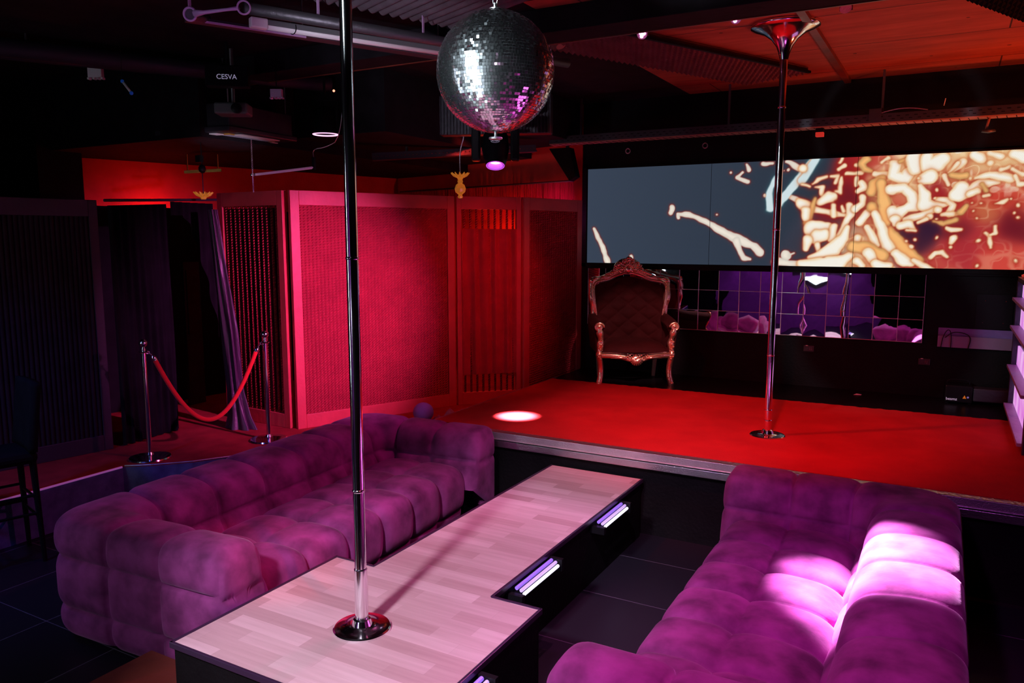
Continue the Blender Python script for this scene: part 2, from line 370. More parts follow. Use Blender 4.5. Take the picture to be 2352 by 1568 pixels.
# ------------------------------------------------------------ tufted sofas
def resample(pts, step):
    P = np.array(pts, float); d = np.r_[0, np.cumsum(np.linalg.norm(np.diff(P,axis=0),axis=1))]
    n = max(2, int(round(d[-1]/step))+1); t = np.linspace(0, d[-1], n)
    return np.stack([np.interp(t, d, P[:,k]) for k in range(P.shape[1])],1), t
def chaikin(pts, it=2):
    P = [np.array(p,float) for p in pts]
    for _ in range(it):
        Q = [P[0]]
        for a,b in zip(P[:-1],P[1:]): Q += [a*.75+b*.25, a*.25+b*.75]
        Q.append(P[-1]); P = Q
    return P
def gridnormals(P):
    du = np.gradient(P, axis=0); dv = np.gradient(P, axis=1); n = np.cross(du, dv)
    l = np.linalg.norm(n, axis=2, keepdims=True); return n/np.maximum(l,1e-9)
def puff(e, R):
    e = np.clip(e/R, 0, 1); return np.sqrt(np.clip(1-(1-e)**2, 0, 1))
def seamdist(t, seams):
    t = np.asarray(t); return np.min(np.abs(t[:,None]-np.asarray(seams)[None,:]),axis=1)
SL, TA, TBK, SD = 2.78, .38, .52, 1.25
SEAM = [.5,.86,1.22,1.58,1.94,2.28]
def make_sofa(name, label, group=None):
    t = thing(name, label, 'sofa', group=group)
    # --- U-shaped shell : outer/inner plan curves
    def corner(cx, cy, r, a0, a1, n=9): return [(cx+r*math.cos(a0+(a1-a0)*k/n), cy+r*math.sin(a0+(a1-a0)*k/n)) for k in range(n+1)]
    rr = .20
    seg = [] # (outer pts, inner start, inner end)
    def ln(a,b,n): return [tuple(np.array(a)+(np.array(b)-np.array(a))*k/n) for k in range(n+1)]
    cells = []
    cells.append((ln((1.25,0),(.87,0),24), (1.25,TA),(.87,TA)))
    cells.append((ln((.87,0),(.5,0),24), (.87,TA),(TBK+.03,TA)))
    o = ln((.5,0),(rr,0),16)[:-1]+corner(rr,rr,rr,-PI/2,-PI,18)+ln((0,rr),(0,SEAM[0]),16)[1:]
    cells.append((o, (TBK+.03,TA),(TBK,TA+.04)))
    inn = np.interp(SEAM, [SEAM[0],SEAM[-1]], [TA+.04, SL-TA-.04])
    for i in range(5): cells.append((ln((0,SEAM[i]),(0,SEAM[i+1]),24), (TBK,inn[i]),(TBK,inn[i+1])))
    o = ln((0,SEAM[-1]),(0,SL-rr),16)[:-1]+corner(rr,SL-rr,rr,PI,PI/2,18)+ln((rr,SL),(.5,SL),16)[1:]
    cells.append((o, (TBK,SL-TA-.04),(TBK+.03,SL-TA)))
    cells.append((ln((.5,SL),(.87,SL),24), (TBK+.03,SL-TA),(.87,SL-TA)))
    cells.append((ln((.87,SL),(1.25,SL),24), (.87,SL-TA),(1.25,SL-TA)))
    prof = chaikin([(.03,.03),(.0,.12),(0,.3),(0,.48),(.0,.60),(.035,.655),(.12,.675),(.25,.672),(.36,.65),(.415,.59),(.435,.50),(.46,.42),(.50,.33),(.52,.26)], 2)
    prof, tl = resample(prof, .013)
    zrow = [0]+[float(tl[np.argmin(abs(prof[:,1]-z)+ (prof[:,0]>.15)*9)]) for z in (.20,.47)]+[float(tl[np.argmin(abs(prof[:,1]-.47)+(prof[:,0]<.2)*9)])]+[tl[-1]+.03]
    dv = seamdist(tl, zrow)
    rows = []; du_all = []; es = []
    for o, i0, i1 in cells:
        o = np.array(o); L = np.r_[0, np.cumsum(np.linalg.norm(np.diff(o,axis=0),axis=1))]; u = L/L[-1]
        inn2 = np.array(i0)+(np.array(i1)-np.array(i0))*u[:,None]
        Li = np.linalg.norm(np.array(i1)-np.array(i0))
        for k in range(len(o)):
            if rows and k == 0: continue
            a = prof[:,0]/.52
            # arms are thinner than the back
            T = np.linalg.norm(inn2[k]-o[k])
            xy = o[k][None,:]+(inn2[k]-o[k])[None,:]*a[:,None]
            rows.append(np.c_[xy, prof[:,1]])
            wid = L[-1]*(1-a)+max(Li,.0)*a
            es.append(np.minimum(u[k],1-u[k])*np.maximum(wid,.08))
    P = np.array(rows); E = np.array(es)
    N = gridnormals(P)
    h = puff(E, .075)*puff(dv, .085)[None,:]
    first = np.arange(P.shape[0]); edge = np.minimum(first, P.shape[0]-1-first)
    h[:] = h*.038-.028
    wr = RNG.normal(0,1,(P.shape[0]//8+2, P.shape[1]//8+2))
    P2 = P - N*h[:,:,None]
    flip = False
    if N[5, int(np.argmax(P[5,:,2])), 2] > 0: P2 = P + N*h[:,:,None]; flip = True
    g = G().grid(P2, flip=not flip)
    # bulged end faces
    for side in (0, -1):
        ring = P2[side]; c = ring.mean(0); c[2] = .34; c[0] = ring[:,0].mean()
        ringc = np.vstack([ring, ring[-1]*.66+ring[0]*.34, ring[-1]*.33+ring[0]*.67])
        K = 12; rings = []
        for k in range(K+1):
            s = 1-k/K; q = c+(ringc-c)*s
            edge_d = (1-s)
            bul = .022*puff(np.full(len(q), edge_d), .3)*puff(np.abs(q[:,2]-.445), .05)
            q = q.copy(); q[:,0] = ringc[:,0]*s+ (1-s)*1.25 + bul; rings.append(q)
        g.grid(np.array(rings), wrap=True, flip=(side==0))
    g.build('frame_cushion', VELVET, t, smooth='all')
    # --- seat
    sp = chaikin([(TBK-.06,.28),(TBK-.02,.37),(TBK+.08,.415),(.85,.42),(1.04,.42),(1.145,.405),(1.18,.33),(1.18,.22),(1.17,.12),(1.14,.05)], 2)
    sp, tl = resample(sp, .013)
    y0, y1 = TA-.01, SL-TA+.01; ny = 210; ys = np.linspace(y0, y1, ny)
    ysm = np.linspace(y0, y1, 7); mid = float(tl[np.argmin(abs(sp[:,0]-.86)+(sp[:,1]<.4)*9)]); low = float(tl[np.argmin(abs(sp[:,1]-.12)+(sp[:,0]<1)*9)])
    dv = seamdist(tl, [0, mid, low]); dy = seamdist(ys, ysm)
    dvs = np.abs(tl-mid)[None,:]+0*dy[:,None]
    P = np.zeros((ny, len(tl), 3)); P[:,:,0] = sp[None,:,0]; P[:,:,2] = sp[None,:,1]; P[:,:,1] = ys[:,None]
    N = gridnormals(P)
    py = puff(dy, .085)[:,None]
    # the cross seam is shallow except at the buttons
    midw = np.exp(-(dvs/.10)**2)
    h = py*(puff(seamdist(tl,[0,low]), .09)[None,:])*(1-.45*midw*(1-puff(np.abs(dvs),.12)))
    btn = np.exp(-((dvs/.05)**2+(dy[:,None]/.05)**2))
    h = .045*h - .022*btn - .012
    P2 = P + N*h[:,:,None]
    if N[ny//2, len(tl)//2, 2] < 0: P2 = P - N*h[:,:,None]
    P2[0,:,1] = y0; P2[-1,:,1] = y1
    G().grid(P2).build('seat_cushion', VELVET, t, smooth='all')
    G().box((.08,.08,.03),(1.10,SL-.08,.25)).build('base', BLKFAB, t)
    for x in (.12,1.10):
        for y in (.14,SL-.14): G().lathe([(.02,0),(.025,.04)], (x,y,0), 12).build('foot', BLACKG, t)
    return t
sofa = make_sofa('tufted_sofa', 'purple velvet tufted sofa left of the dance platform, seen from its armrest end')
sofa.location = (-4.06, 2.185, 0); sofa.rotation_euler = (0,0,math.radians(3.3))
sofa2 = copy_tree(sofa); sofa2['label'] = 'purple velvet tufted sofa in the right foreground, white spotlight on its backrest'
sofa2.location = (.14, 4.965, 0); sofa2.rotation_euler = (0,0,math.radians(180.3))

# ------------------------------------------------------------ chrome dancing poles
def pole(name, label, base, top, r, prof_top, joints, disc):
    t = thing(name, label, 'pole', base)
    H = top-base[2]
    G().lathe([(r,.01),(r,H)], n=32, caps=True).build('shaft', CHROME, t, smooth=True)
    for z in joints: G().lathe([(r+.0008,z-.006),(r+.0025,z-.003),(r+.0025,z+.003),(r+.0008,z+.006)], n=32).build('joint_ring', CHROME, t, smooth=True)
    G().lathe([(disc,0),(disc,.008),(disc-.006,.013),(r+.05,.016),(r+.045,.02),(r+.02,.022),(r+.012,.045),(r+.002,.05)], n=48).build('base_disc', CHROME, t, smooth=True)
    if prof_top: G().lathe([(a,H-.0-z) for a,z in prof_top][::-1], n=64, caps=False).build('ceiling_flare', CHROME, t, smooth='all')
    return t
pf = pole('dancing_pole', 'chrome dancing pole standing on the wood laminate platform, foreground', (-2.125,2.46,.418), 3.58, .025, [(.1,0),(.1,.02),(.026,.03)], [.27,.62,1.6], .125)
G().lathe([(.0285,.05),(.0285,.27)], n=32).build('lower_sleeve', CHROME, pf, smooth=True)
pole('dancing_pole', 'chrome dancing pole on the red carpeted stage with a flared ceiling mount', (-1.124,5.976,.609), 3.598, .0265,
     [(.235,0.0),(.24,.012),(.235,.022),(.20,.035),(.14,.06),(.09,.10),(.055,.15),(.038,.20),(.028,.24)], [.12,.20,.62,1.55,2.42], .13)

# ------------------------------------------------------------ mirror ball
bc = Vector((-1.734,2.951,2.797)); R = .25
t = thing('mirror_ball', 'large silver mirror ball hanging on a chain from the ceiling', 'mirror ball', bc)
g = G(); rowsN = 64
for i in range(rowsN):
    a0 = -PI/2+PI*i/rowsN; a1 = a0+PI/rowsN; am = (a0+a1)/2
    n = max(6, int(2*PI*R*math.cos(am)/(PI*R/rowsN)))
    off = random.random()
    for k in range(n):
        b0 = 2*PI*(k+off)/n; b1 = b0+2*PI/n; bm = (b0+b1)/2
        c = Vector((math.cos(am)*math.cos(bm), math.cos(am)*math.sin(bm), math.sin(am)))
        nn = c.normalized(); eu = Vector((-math.sin(am)*math.cos(bm), -math.sin(am)*math.sin(bm), math.cos(am))); er = Vector((-math.sin(bm), math.cos(bm), 0)); nn = (c+eu*random.gauss(0,.17)+er*random.gauss(0,.013)).normalized()
        ex = Vector((-math.sin(bm), math.cos(bm), 0)); ex = (ex-nn*ex.dot(nn)).normalized(); ey = nn.cross(ex)
        w0 = R*math.cos(a0)*PI/n*.90; w1 = R*math.cos(a1)*PI/n*.90; hh = R*PI/rowsN/2*.90
        p = c*R
        g.add([p-ex*w0-ey*hh, p+ex*w0-ey*hh, p+ex*w1+ey*hh, p-ex*w1+ey*hh], [(0,1,2,3)])
g.build('mirror_facet_skin', FACET, t)
G().sph((0,0,0), R-.006, 48).build('core', DARKMET, t, smooth='all')
G().lathe([(.03,R-.005),(.03,R+.006),(.01,R+.010),(.008,R+.03)], n=20).build('top_cap', STEEL, t, smooth=True)
G().lathe([(.006,-R-.022),(.006,-R+.01)], n=10).lathe([(.028,-R-.028),(.03,-R-.024),(.028,-R-.02)], n=20).build('bottom_hook', STEEL, t, smooth=True)
g = G()
for k in range(11):
    zc = R+.045+k*.044; rot = k % 2
    pts = []
    for q in range(16):
        a = 2*PI*q/16; x = .011*math.cos(a); z = .026*math.sin(a)
        pts.append((x*(1-rot), x*rot, zc+z))
    g.tube(pts, .003, 6, closed=True)
g.build('chain', STEEL, t, smooth='all')

# ------------------------------------------------------------ rope partitions
def rope_panel_mesh(L, H, pitch, depth, z0, gap=False):
    g = G()
    if not gap:
        nr = int(round(L/pitch)); nx = nr*6
        xs = np.linspace(0, L, nx+1); ph = (xs/L*nr) % 1.0
        y = -1.6*depth*np.sqrt(np.clip(1-(2*ph-1)**2,0,1))
        P = np.zeros((nx+1, 2, 3)); P[:,:,0] = xs[:,None]; P[:,:,1] = y[:,None]; P[:,0,2] = z0; P[:,1,2] = z0+H
        g.grid(P, flip=True)
    else:
        nr = int(round(L/pitch))
        for k in range(nr):
            x = (k+.5)*L/nr
            pts = [(x,0,z0+H*q/1.0) for q in (0,1)]
            g.tube(pts, depth, 8)
    return g
def partition(name, label, a, b, base, H, kind, fm, rm, group, stile=.075, back=.02):
    ax, ay = a; bx, by = b; L = math.hypot(bx-ax, by-ay); ang = math.atan2(by-ay, bx-ax)
    t = thing(name, label, 'partition', (ax, ay, base), ang, group)
    w = .05
    for x in (0, L-stile): G().box((x,-w/2,0),(x+stile,w/2,H)).build('stile', fm, t, bevel=.004)
    G().box((stile,-w/2,H-.13),(L-stile,w/2,H)).build('top_rail', fm, t, bevel=.004)
    G().box((stile,-w/2,0),(L-stile,w/2,.13)).build('bottom_rail', fm, t, bevel=.004)
    Li = L-2*stile; hi = H-.26
    if kind == 'dense':
        o = rope_panel_mesh(Li, hi, .036, .012, .13).build('rope_infill', rm, t, smooth='all'); o.location.x = stile
        G().box((stile,.006,.13),(L-stile,.016,H-.13)).build('backing', rm, t)
    else:
        o = rope_panel_mesh(Li, hi, .062, .012, .13, True).build('rope_infill', rm, t, smooth='all'); o.location.x = stile
        c = rope_panel_mesh(Li, 1.0, .12, .0, 0)
    return t, L, Li
PG = 'folding rope screens of the booth'
pA,LA,LiA = partition('rope_screen', 'narrow red screen leaf with spaced ropes behind the right barrier post', (-6.12,5.2), (-5.22,5.15), .35, 2.17, 'open', REDWOOD, REDROPE, PG)
g = G(); xs = np.linspace(.075, LA-.075, 90); P = np.zeros((90,2,3)); P[:,:,0] = xs[:,None]; P[:,:,1] = (.035+.012*np.sin(xs*34))[:,None]; P[:,0,2] = .14; P[:,1,2] = 2.02
g.grid(P, flip=True); g.build('curtain_lining', mat('deep_red_lining', (.10,.012,.015), .9, bump=60, var=.2), pA, smooth='all')
pB,LB,_ = partition('rope_screen', 'wide red folding screen leaf of dense twisted ropes, lit pink, behind the sofa', (-5.156,5.145), (-4.46,6.73), .35, 2.17, 'dense', REDWOOD, REDROPE, PG, stile=.085)
pC,LC,LiC = partition('rope_screen', 'red screen leaf with a curtain between upper and lower spaced ropes', (-4.445,6.76), (-3.955,7.24), .35, 2.17, 'open', REDWOOD, REDROPE, PG, stile=.05)
g = G(); xs = np.linspace(.05, LC-.05, 120); P = np.zeros((120,12,3)); P[:,:,0] = xs[:,None]
for j in range(12): P[:,j,1] = -.022+.014*np.sin(xs*2*PI/.115+.15*j)+.004*np.sin(xs*90)
P[:,:,2] = np.linspace(.32,1.84,12)[None,:]
g.grid(P, flip=True); g.build('hung_curtain', REDCURT, pC, smooth='all')
pD,_,_ = partition('rope_screen', 'dark red screen leaf of fine ropes beside the gilded throne', (-3.935,7.25), (-3.70,8.2), .35, 2.17, 'dense', REDWOOD, REDROPE, PG, stile=.085)
# small hinge clip at foot of the pink post
# dark screen on the left
partition('dark_screen', 'tall dark panelled screen with violet tinted frame at the far left', (-6.55,1.0), (-6.03,3.90), .35, 2.05, 'dense', PANELW, PANELM, None, stile=.07)
# black drape between the screens
g = G(); n = 160; P = np.zeros((n,24,3)); 
for i in range(n):
    u = i/(n-1); x = -6.0+(-6.14+6.0)*u; y = 3.98+(5.16-3.98)*u
    for j in range(24):
        z = .36+(2.36+.07*u-.36)*j/23
        P[i,j] = (x+.03*math.sin(u*95)*(.6+.4*math.sin(j*.3+i*.1)), y, z)
# opening: right-hand part gathered
P = P[:84]
dr = thing('black_drape', 'black drape hanging across the booth entrance behind the left barrier post', 'curtain')
G().grid(P).build('cloth', BLKFAB, dr, smooth='all')
G().tube([(-5.99,3.95,2.4),(-6.13,5.2,2.46)], .012, 8).build('rail', DARKMET, dr)
# header valance across the opening
g = G(); Q = np.zeros((60,6,3))
for i in range(60):
    u = .55+.45*i/59; x = -6.0-.14*u; y = 3.98+1.18*u
    sw = 2.3-1.9*max(0,(i/59-.25)/.75)**1.6*.62
    for j in range(6): Q[i,j] = (x+.02*math.sin(u*80), y, 2.42-(2.42-max(sw,.9))*j/5)
G().grid(Q).build('swag', BLKFAB, dr, smooth='all')
# tied back dusky purple curtain
tc_ = thing('tied_curtain', 'dusky purple satin curtain gathered to the floor beside the red screen', 'curtain', (-5.75,4.98,.35))
g = G(); nz, na = 60, 64; P = np.zeros((nz, na, 3))
for j in range(nz):
    z = 2.0*j/(nz-1); zz = z
    w = np.interp(z, [0,.12,.35,.9,1.25,1.6,2.0], [.17,.12,.085,.09,.08,.06,.05])
    cx = np.interp(z, [0,.35,.9,1.25,2.0], [.22,.12,.02,-.08,-.30]); 
    for k in range(na):
        a = 2*PI*k/na; r = w*(1+.22*math.sin(7*a+z*1.5)+.10*math.sin(11*a-z*3))
        P[j,k] = (cx*.35+r*math.cos(a)*.9, cx*.1+r*math.sin(a)*.5, z)
g.grid(P, wrap=True, flip=True).build('gathered_cloth', PURCURT, tc_, smooth='all')
tc_.location = (-5.72,4.90,.352)
# black board added so that the booth opening stays dark
ib = thing('added_dark_board', 'tall black board added behind the drape to keep the booth opening dark', 'board', (-7.35,4.2,.35), math.radians(83))
G().box((0,-.02,0),(4.6,.02,2.06)).build('board', BLKFAB, ib)
G().box((0,.02,0),(.05,.06,2.05)).build('side_batten', BLACK, ib)
G().box((4.55,.02,0),(4.6,.06,2.05)).build('side_batten', BLACK, ib)
# inside the booth: dark back board with a faint red framed picture
b_ = thing('booth_mirror', 'narrow dark framed panel glimpsed inside the booth behind the rope barrier', 'panel', (-6.9,5.45,.352))
G().box((-.02,-.10,0),(.02,.10,1.5)).build('frame', PANELM, b_, bevel=.005)
G().box((.02,-.07,.75),(.028,.07,1.42)).build('panel', REDVEL, b_)

# ------------------------------------------------------------ rope barrier
def stanchion(loc, label, brz):
    t = thing('barrier_post', label, 'barrier post', loc, 0, 'chrome barrier posts')
    G().lathe([(.155,0),(.16,.006),(.155,.016),(.12,.024),(.03,.034),(.022,.05)], n=40).build('base', CHROME, t, smooth=True)
    G().lathe([(.019,.03),(.019,.86)], n=20).build('shaft', CHROME, t, smooth=True)
    G().lathe([(.036,.855),(.04,.86),(.036,.866),(.014,.868),(.017,.88),(.012,.895),(.012,.905)], n=24).build('collar', CHROME, t, smooth=True)
    G().sph((0,0,.93), .033, 20).build('ball_finial', CHROME, t, smooth='all')
    g = G(); pts = [(.038*math.cos(brz),.038*math.sin(brz),.862+.0)]
    pts = [((.03+.012*math.cos(a))*math.cos(brz), (.03+.012*math.cos(a))*math.sin(brz), .855+.012*math.sin(a)) for a in np.linspace(0,2*PI,12,endpoint=False)]
    g.tube(pts, .003, 6, closed=True); g.build('hook_ring', CHROME, t, smooth='all')
    return t
SA = Vector((-5.487,3.861,.35)); SB = Vector((-5.087,4.736,.35))
dr_ = (SB-SA).normalized(); an = math.atan2(dr_.y, dr_.x)
stanchion(SA, 'chrome barrier post with ball top, left end of the red rope', an)
stanchion(SB, 'chrome barrier post with ball top, right end of the red rope by the screen', an+PI)
t = thing('barrier_rope', 'bright red plush barrier rope sagging between two chrome posts', 'rope', (0,0,0))
A0 = SA+dr_*.075+Vector((0,0,.80)); B0 = SB-dr_*.075+Vector((0,0,.80))
pts = []; sag = .55
for k in range(41):
    u = k/40; p = A0.lerp(B0,u); p.z -= sag*(1-(2*u-1)**2)**1.0*(1-.12*(2*u-1)**2); pts.append(p)
G().tube(pts, .018, 12).build('plush_rope', REDPLUSH, t, smooth='all')
for P0, P1, S in ((pts[0], pts[1], SA+dr_*.045+Vector((0,0,.85))), (pts[-1], pts[-2], SB-dr_*.045+Vector((0,0,.85)))):
    d = (Vector(P0)-Vector(P1)).normalized()
    G().lathe([(.019,0),(.02,.02),(.016,.035),(.008,.045)], c=Vector(P0)-d*.015, n=16, axis=d).build('end_cap', CHROME, t, smooth=True)
    G().tube([Vector(P0)+d*.03, (Vector(P0)+d*.03).lerp(S,.5)+Vector((0,0,-.006)), S], .004, 8).build('snap_hook', CHROME, t, smooth='all')

# ------------------------------------------------------------ bar chair far left
t = thing('bar_chair', 'dark high back bar chair at the far left edge by the platform edge', 'chair', (-5.27,2.62,0), math.radians(165))
g = G(); g.box((-.19,-.19,.66),(.19,.19,.74)); g.build('seat', BLKFAB, t, bevel=.03)
P = np.zeros((16,16,3))
for i in range(16):
    for j in range(16):
        x = -.2+.40*i/15; z = .74+.44*j/15; P[i,j] = (x, -.17-.05*(j/15)+.25*x*x*1.2, z)
o = G().grid(P).build('backrest', BLKFAB, t, smooth='all'); m_ = o.modifiers.new('solid','SOLIDIFY'); m_.thickness = .05; m_.offset = 0
for sx in (-1,1):
    for sy in (-1,1): G().tube([(sx*.16,sy*.16,.67),(sx*.18,sy*.18,0)], [.022,.014], 8).build('leg', BLACKG, t, smooth=True)
g = G()
for z,q in ((.3,.172),(.42,.168)):
    g.tube([(-q,-q,z),(q,-q,z)],.01,6); g.tube([(-q,q,z),(q,q,z)],.01,6); g.tube([(-q,-q,z+.03),(-q,q,z+.03)],.01,6); g.tube([(q,-q,z+.03),(q,q,z+.03)],.01,6)
g.build('footrest', BLACKG, t)
# round pouf between sofa and screen
t = thing('round_pouf', 'round violet ball-shaped pouf peeking above the far corner of the left sofa', 'pouf', (-4.33,5.98,.35))
G().sph((0,0,.085), .10, 28, (1,1,.95)).build('ball', PURPLEG, t, smooth='all')
G().lathe([(.05,0.0),(.06,.005),(.04,.01)], n=20).build('foot_ring', BLACKG, t)
# folded cloths lying by the stage corner
g = G(); 
for (x,y,z,w) in ((-4.10,6.2,.352,.17),(-3.95,6.45,.352,.12)):
    P = np.zeros((14,14,3))
    for i in range(14):
        for j in range(14):
            P[i,j] = (x-w+2*w*i/13, y-w+2*w*j/13, z+.06+.03*math.sin(i*1.1+j*.6)+.02*math.sin(j*1.7)-.05*((i/13*2-1)**2+(j/13*2-1)**2))
    o = G().grid(P).build('folded_cloth', mat('lilac_cloth',(.35,.2,.4),.8,bump=40), None, smooth='all'); o.modifiers.new('s','SOLIDIFY').thickness = .01
    tag(o, 'lilac cloth bunched on the platform against the left side of the stage' + (', nearer the sofa' if w > .15 else ', nearer the throne'), 'cloth')

# ------------------------------------------------------------ gilded throne
# local frame: x right (seen from the front), y towards the back, z up ; front feet at y=0
TH = thing('throne_armchair', 'baroque gilded armchair with dark red velvet and carved crest, standing on the stage', 'armchair', (-2.752,7.50,.601), math.radians(31))
def leg_curve(s):
    return [(s*.375,-.01,.0),(s*.37,-.012,.03),(s*.355,.0,.08),(s*.352,.01,.16),(s*.362,.0,.24),(s*.372,-.01,.30)]
for s in (-1,1):
    G().tube(chaikin(leg_curve(s),2), 0.031, 12).sph((s*.378,-.02,.018), .026, 12, (1,1.3,.7)).build('front_leg', GOLD, TH, smooth='all')
    g = G(); pts = chaikin([(s*.372,-.01,.30),(s*.372,-.005,.36),(s*.36,.0,.44),(s*.368,-.03,.50),(s*.38,-.05,.57),(s*.385,-.045,.605)],2)
    g.tube(pts, [.032+.006*math.sin(i*.9) for i in range(len(pts))], 12)
    # scroll volute on the arm end
    vol = []
    for k in range(34):
        a = k*.42; r = .052*math.exp(-k*.045); vol.append((s*(.385+.0)+ r*math.cos(a)*s*-1, -.062, .60+r*math.sin(a)))
    g.tube(vol, .011, 6); g.sph((s*.385,-.055,.60), .034, 14, (1,.5,1))
    for k in range(9): # carved leaves / berries
        z = .27+.025*k; g.sph((s*(.372+(.012 if k%2 else -.010)), -.036, z), .0115, 8)
    g.build('arm_support', GOLD, TH, smooth='all')
for s in (-1,1):
    G().tube([(s*.30,.52,.0),(s*.31,.50,.18),(s*.32,.46,.33)], [.020,.024,.028], 6).build('rear_leg', mat('plain_beech',(.30,.26,.18),.6), TH, smooth=True)
# serpentine seat rail with a shell
g = G(); rail = chaikin([(-.36,-.005,.305),(-.25,-.03,.305),(-.12,-.045,.292),(-.07,-.05,.27),(0,-.055,.262),(.07,-.05,.27),(.12,-.045,.292),(.25,-.03,.305),(.36,-.005,.305)],2)
g.tube(rail, .026, 8, sy=1.15); g.tube([(p[0],p[1]-.018,p[2]+.014) for p in rail], .009, 6); g.tube([(p[0]*.8,p[1]-.018,p[2]-.018) for p in rail], .009, 6)
g.sph((0,-.062,.262), .055, 16, (1.1,.4,.95))
for k in range(9):
    a = PI+PI*(k+.5)/9; g.tube([(0,-.085,.285),(.065*math.cos(a),-.078,.27+.060*math.sin(a))], [.006,.012], 6)
for k in range(12): g.sph((-.11+.02*k, -.078-.004*(k%2), .298+.008*(k%3)), .010, 8)
for s in (-1,1): g.tube([(s*.10,-.07,.285),(s*.17,-.06,.290),(s*.26,-.04,.283)], [.014,.016,.006], 6)
g.build('seat_rail', GOLD, TH, smooth='all')
# seat cushion
P = np.zeros((40,34,3))
for i in range(40):
    for j in range(34):
        u = i/39*2-1; v = j/33
        x = u*(.355-.06*v); y = -.03*(1-u*u) + v*.50
        z = .335+.105*(puff(np.array([1-abs(u)]),.45)[0])**.9*(puff(np.array([min(v,1.3-v)]),.45)[0])
        P[i,j] = (x,y,z)
g = G().grid(P, flip=True); g.build('seat_cushion', REDVEL, TH, smooth='all')
g = G(); g.add([(-.35,-.0,.30),(.35,-.0,.30),(.30,.5,.30),(-.30,.5,.30),(-.35,-.0,.345),(.35,-.0,.345),(.30,.5,.36),(-.30,.5,.36)], [(0,3,2,1),(4,5,6,7),(0,1,5,4),(1,2,6,5),(2,3,7,6),(3,0,4,7)]); g.build('seat_base', REDVEL, TH)
# rolled arms
for s in (-1,1):
    g = G(); g.tube(chaikin([(s*.385,-.03,.585),(s*.395,.10,.60),(s*.40,.3,.62),(s*.36,.50,.66)],2), .062, 14)
    P = np.zeros((14,10,3))
    for i in range(14):
        for j in range(10):
            v = i/13; w = j/9; P[i,j] = (s*(.325+.03*w+.0*v), -.0+.50*v, .33+.27*w)
    g.grid(P); P2 = P.copy(); P2[:,:,0] += s*.075; g.grid(P2, flip=True)
    g.add([tuple(P[0,0]),tuple(P[0,-1]),tuple(P2[0,-1]),tuple(P2[0,0])],[(0,1,2,3)])
    g.build('arm_pad', REDVEL, TH, smooth='all')
# tufted back
def backy(x, z): return .40+.16*(z-.35)-.10*(x/.4)**2*1.0
def toph(x): return 1.01+.075*math.exp(-(x/.20)**2)-.04*max(0,abs(x)-.30)/.1
nx, nz_ = 72, 72; P = np.zeros((nx,nz_,3))
for i in range(nx):
    for j in range(nz_):
        u = i/(nx-1)*2-1; x = u*.385; z = .36+(toph(x)-.36)*j/(nz_-1)
        a = x/.11; b = (z-.45)/.085; p = (a+b); q = (a-b)
        dd = max(abs(math.sin(PI*p/2))*abs(math.sin(PI*q/2)),0)**.5
        P[i,j] = (x*(.93+.07*min(1,(z-.36)/.3)), backy(x,z)-.035*dd*min(1,(1-abs(u))*6), z)
G().grid(P, flip=False).build('tufted_back', REDVEL, TH, smooth='all')
P3 = np.zeros((20,20,3))
for i in range(20):
    for j in range(20):
        u = i/19*2-1; x = u*.385; z = .36+(toph(x)-.36)*j/19; P3[i,j] = (x, backy(x,z)+.055, z)
G().grid(P3, flip=True).build('back_panel', mat('throne_back_cloth',(.30,.03,.04),.8,bump=60,var=.1), TH, smooth='all')
# gilded back frame: stiles + serpentine top
fr = [(-.365,.42,.62),(-.385,.40,.78),(-.40,.40,.86),(-.41,.41,.97),(-.40,.43,1.045),(-.33,.46,1.06),(-.22,.50,1.075),(-.12,.53,1.125),(0,.54,1.15)]
fr = fr+[(-x,y,z) for x,y,z in fr[-2::-1]]
pts = chaikin(fr,2)
g = G(); g.tube(pts, [.036+.006*math.sin(i*.8) for i in range(len(pts))], 12)
g.tube([(p[0]*.945,p[1]-.036,p[2]-.018) for p in pts], .012, 6); g.tube([(p[0]*.99,p[1]-.036,p[2]+.006) for p in pts], .009, 6)
for s in (-1,1):
    g.sph((s*.405,.385,.845), .026, 12); g.sph((s*.40,.42,1.045), .038, 14)
    for k in range(5): g.sph((s*(.408-.004*k),.385,.88+.028*k), .014, 8)
g.build('back_frame', GOLD, TH, smooth='all')
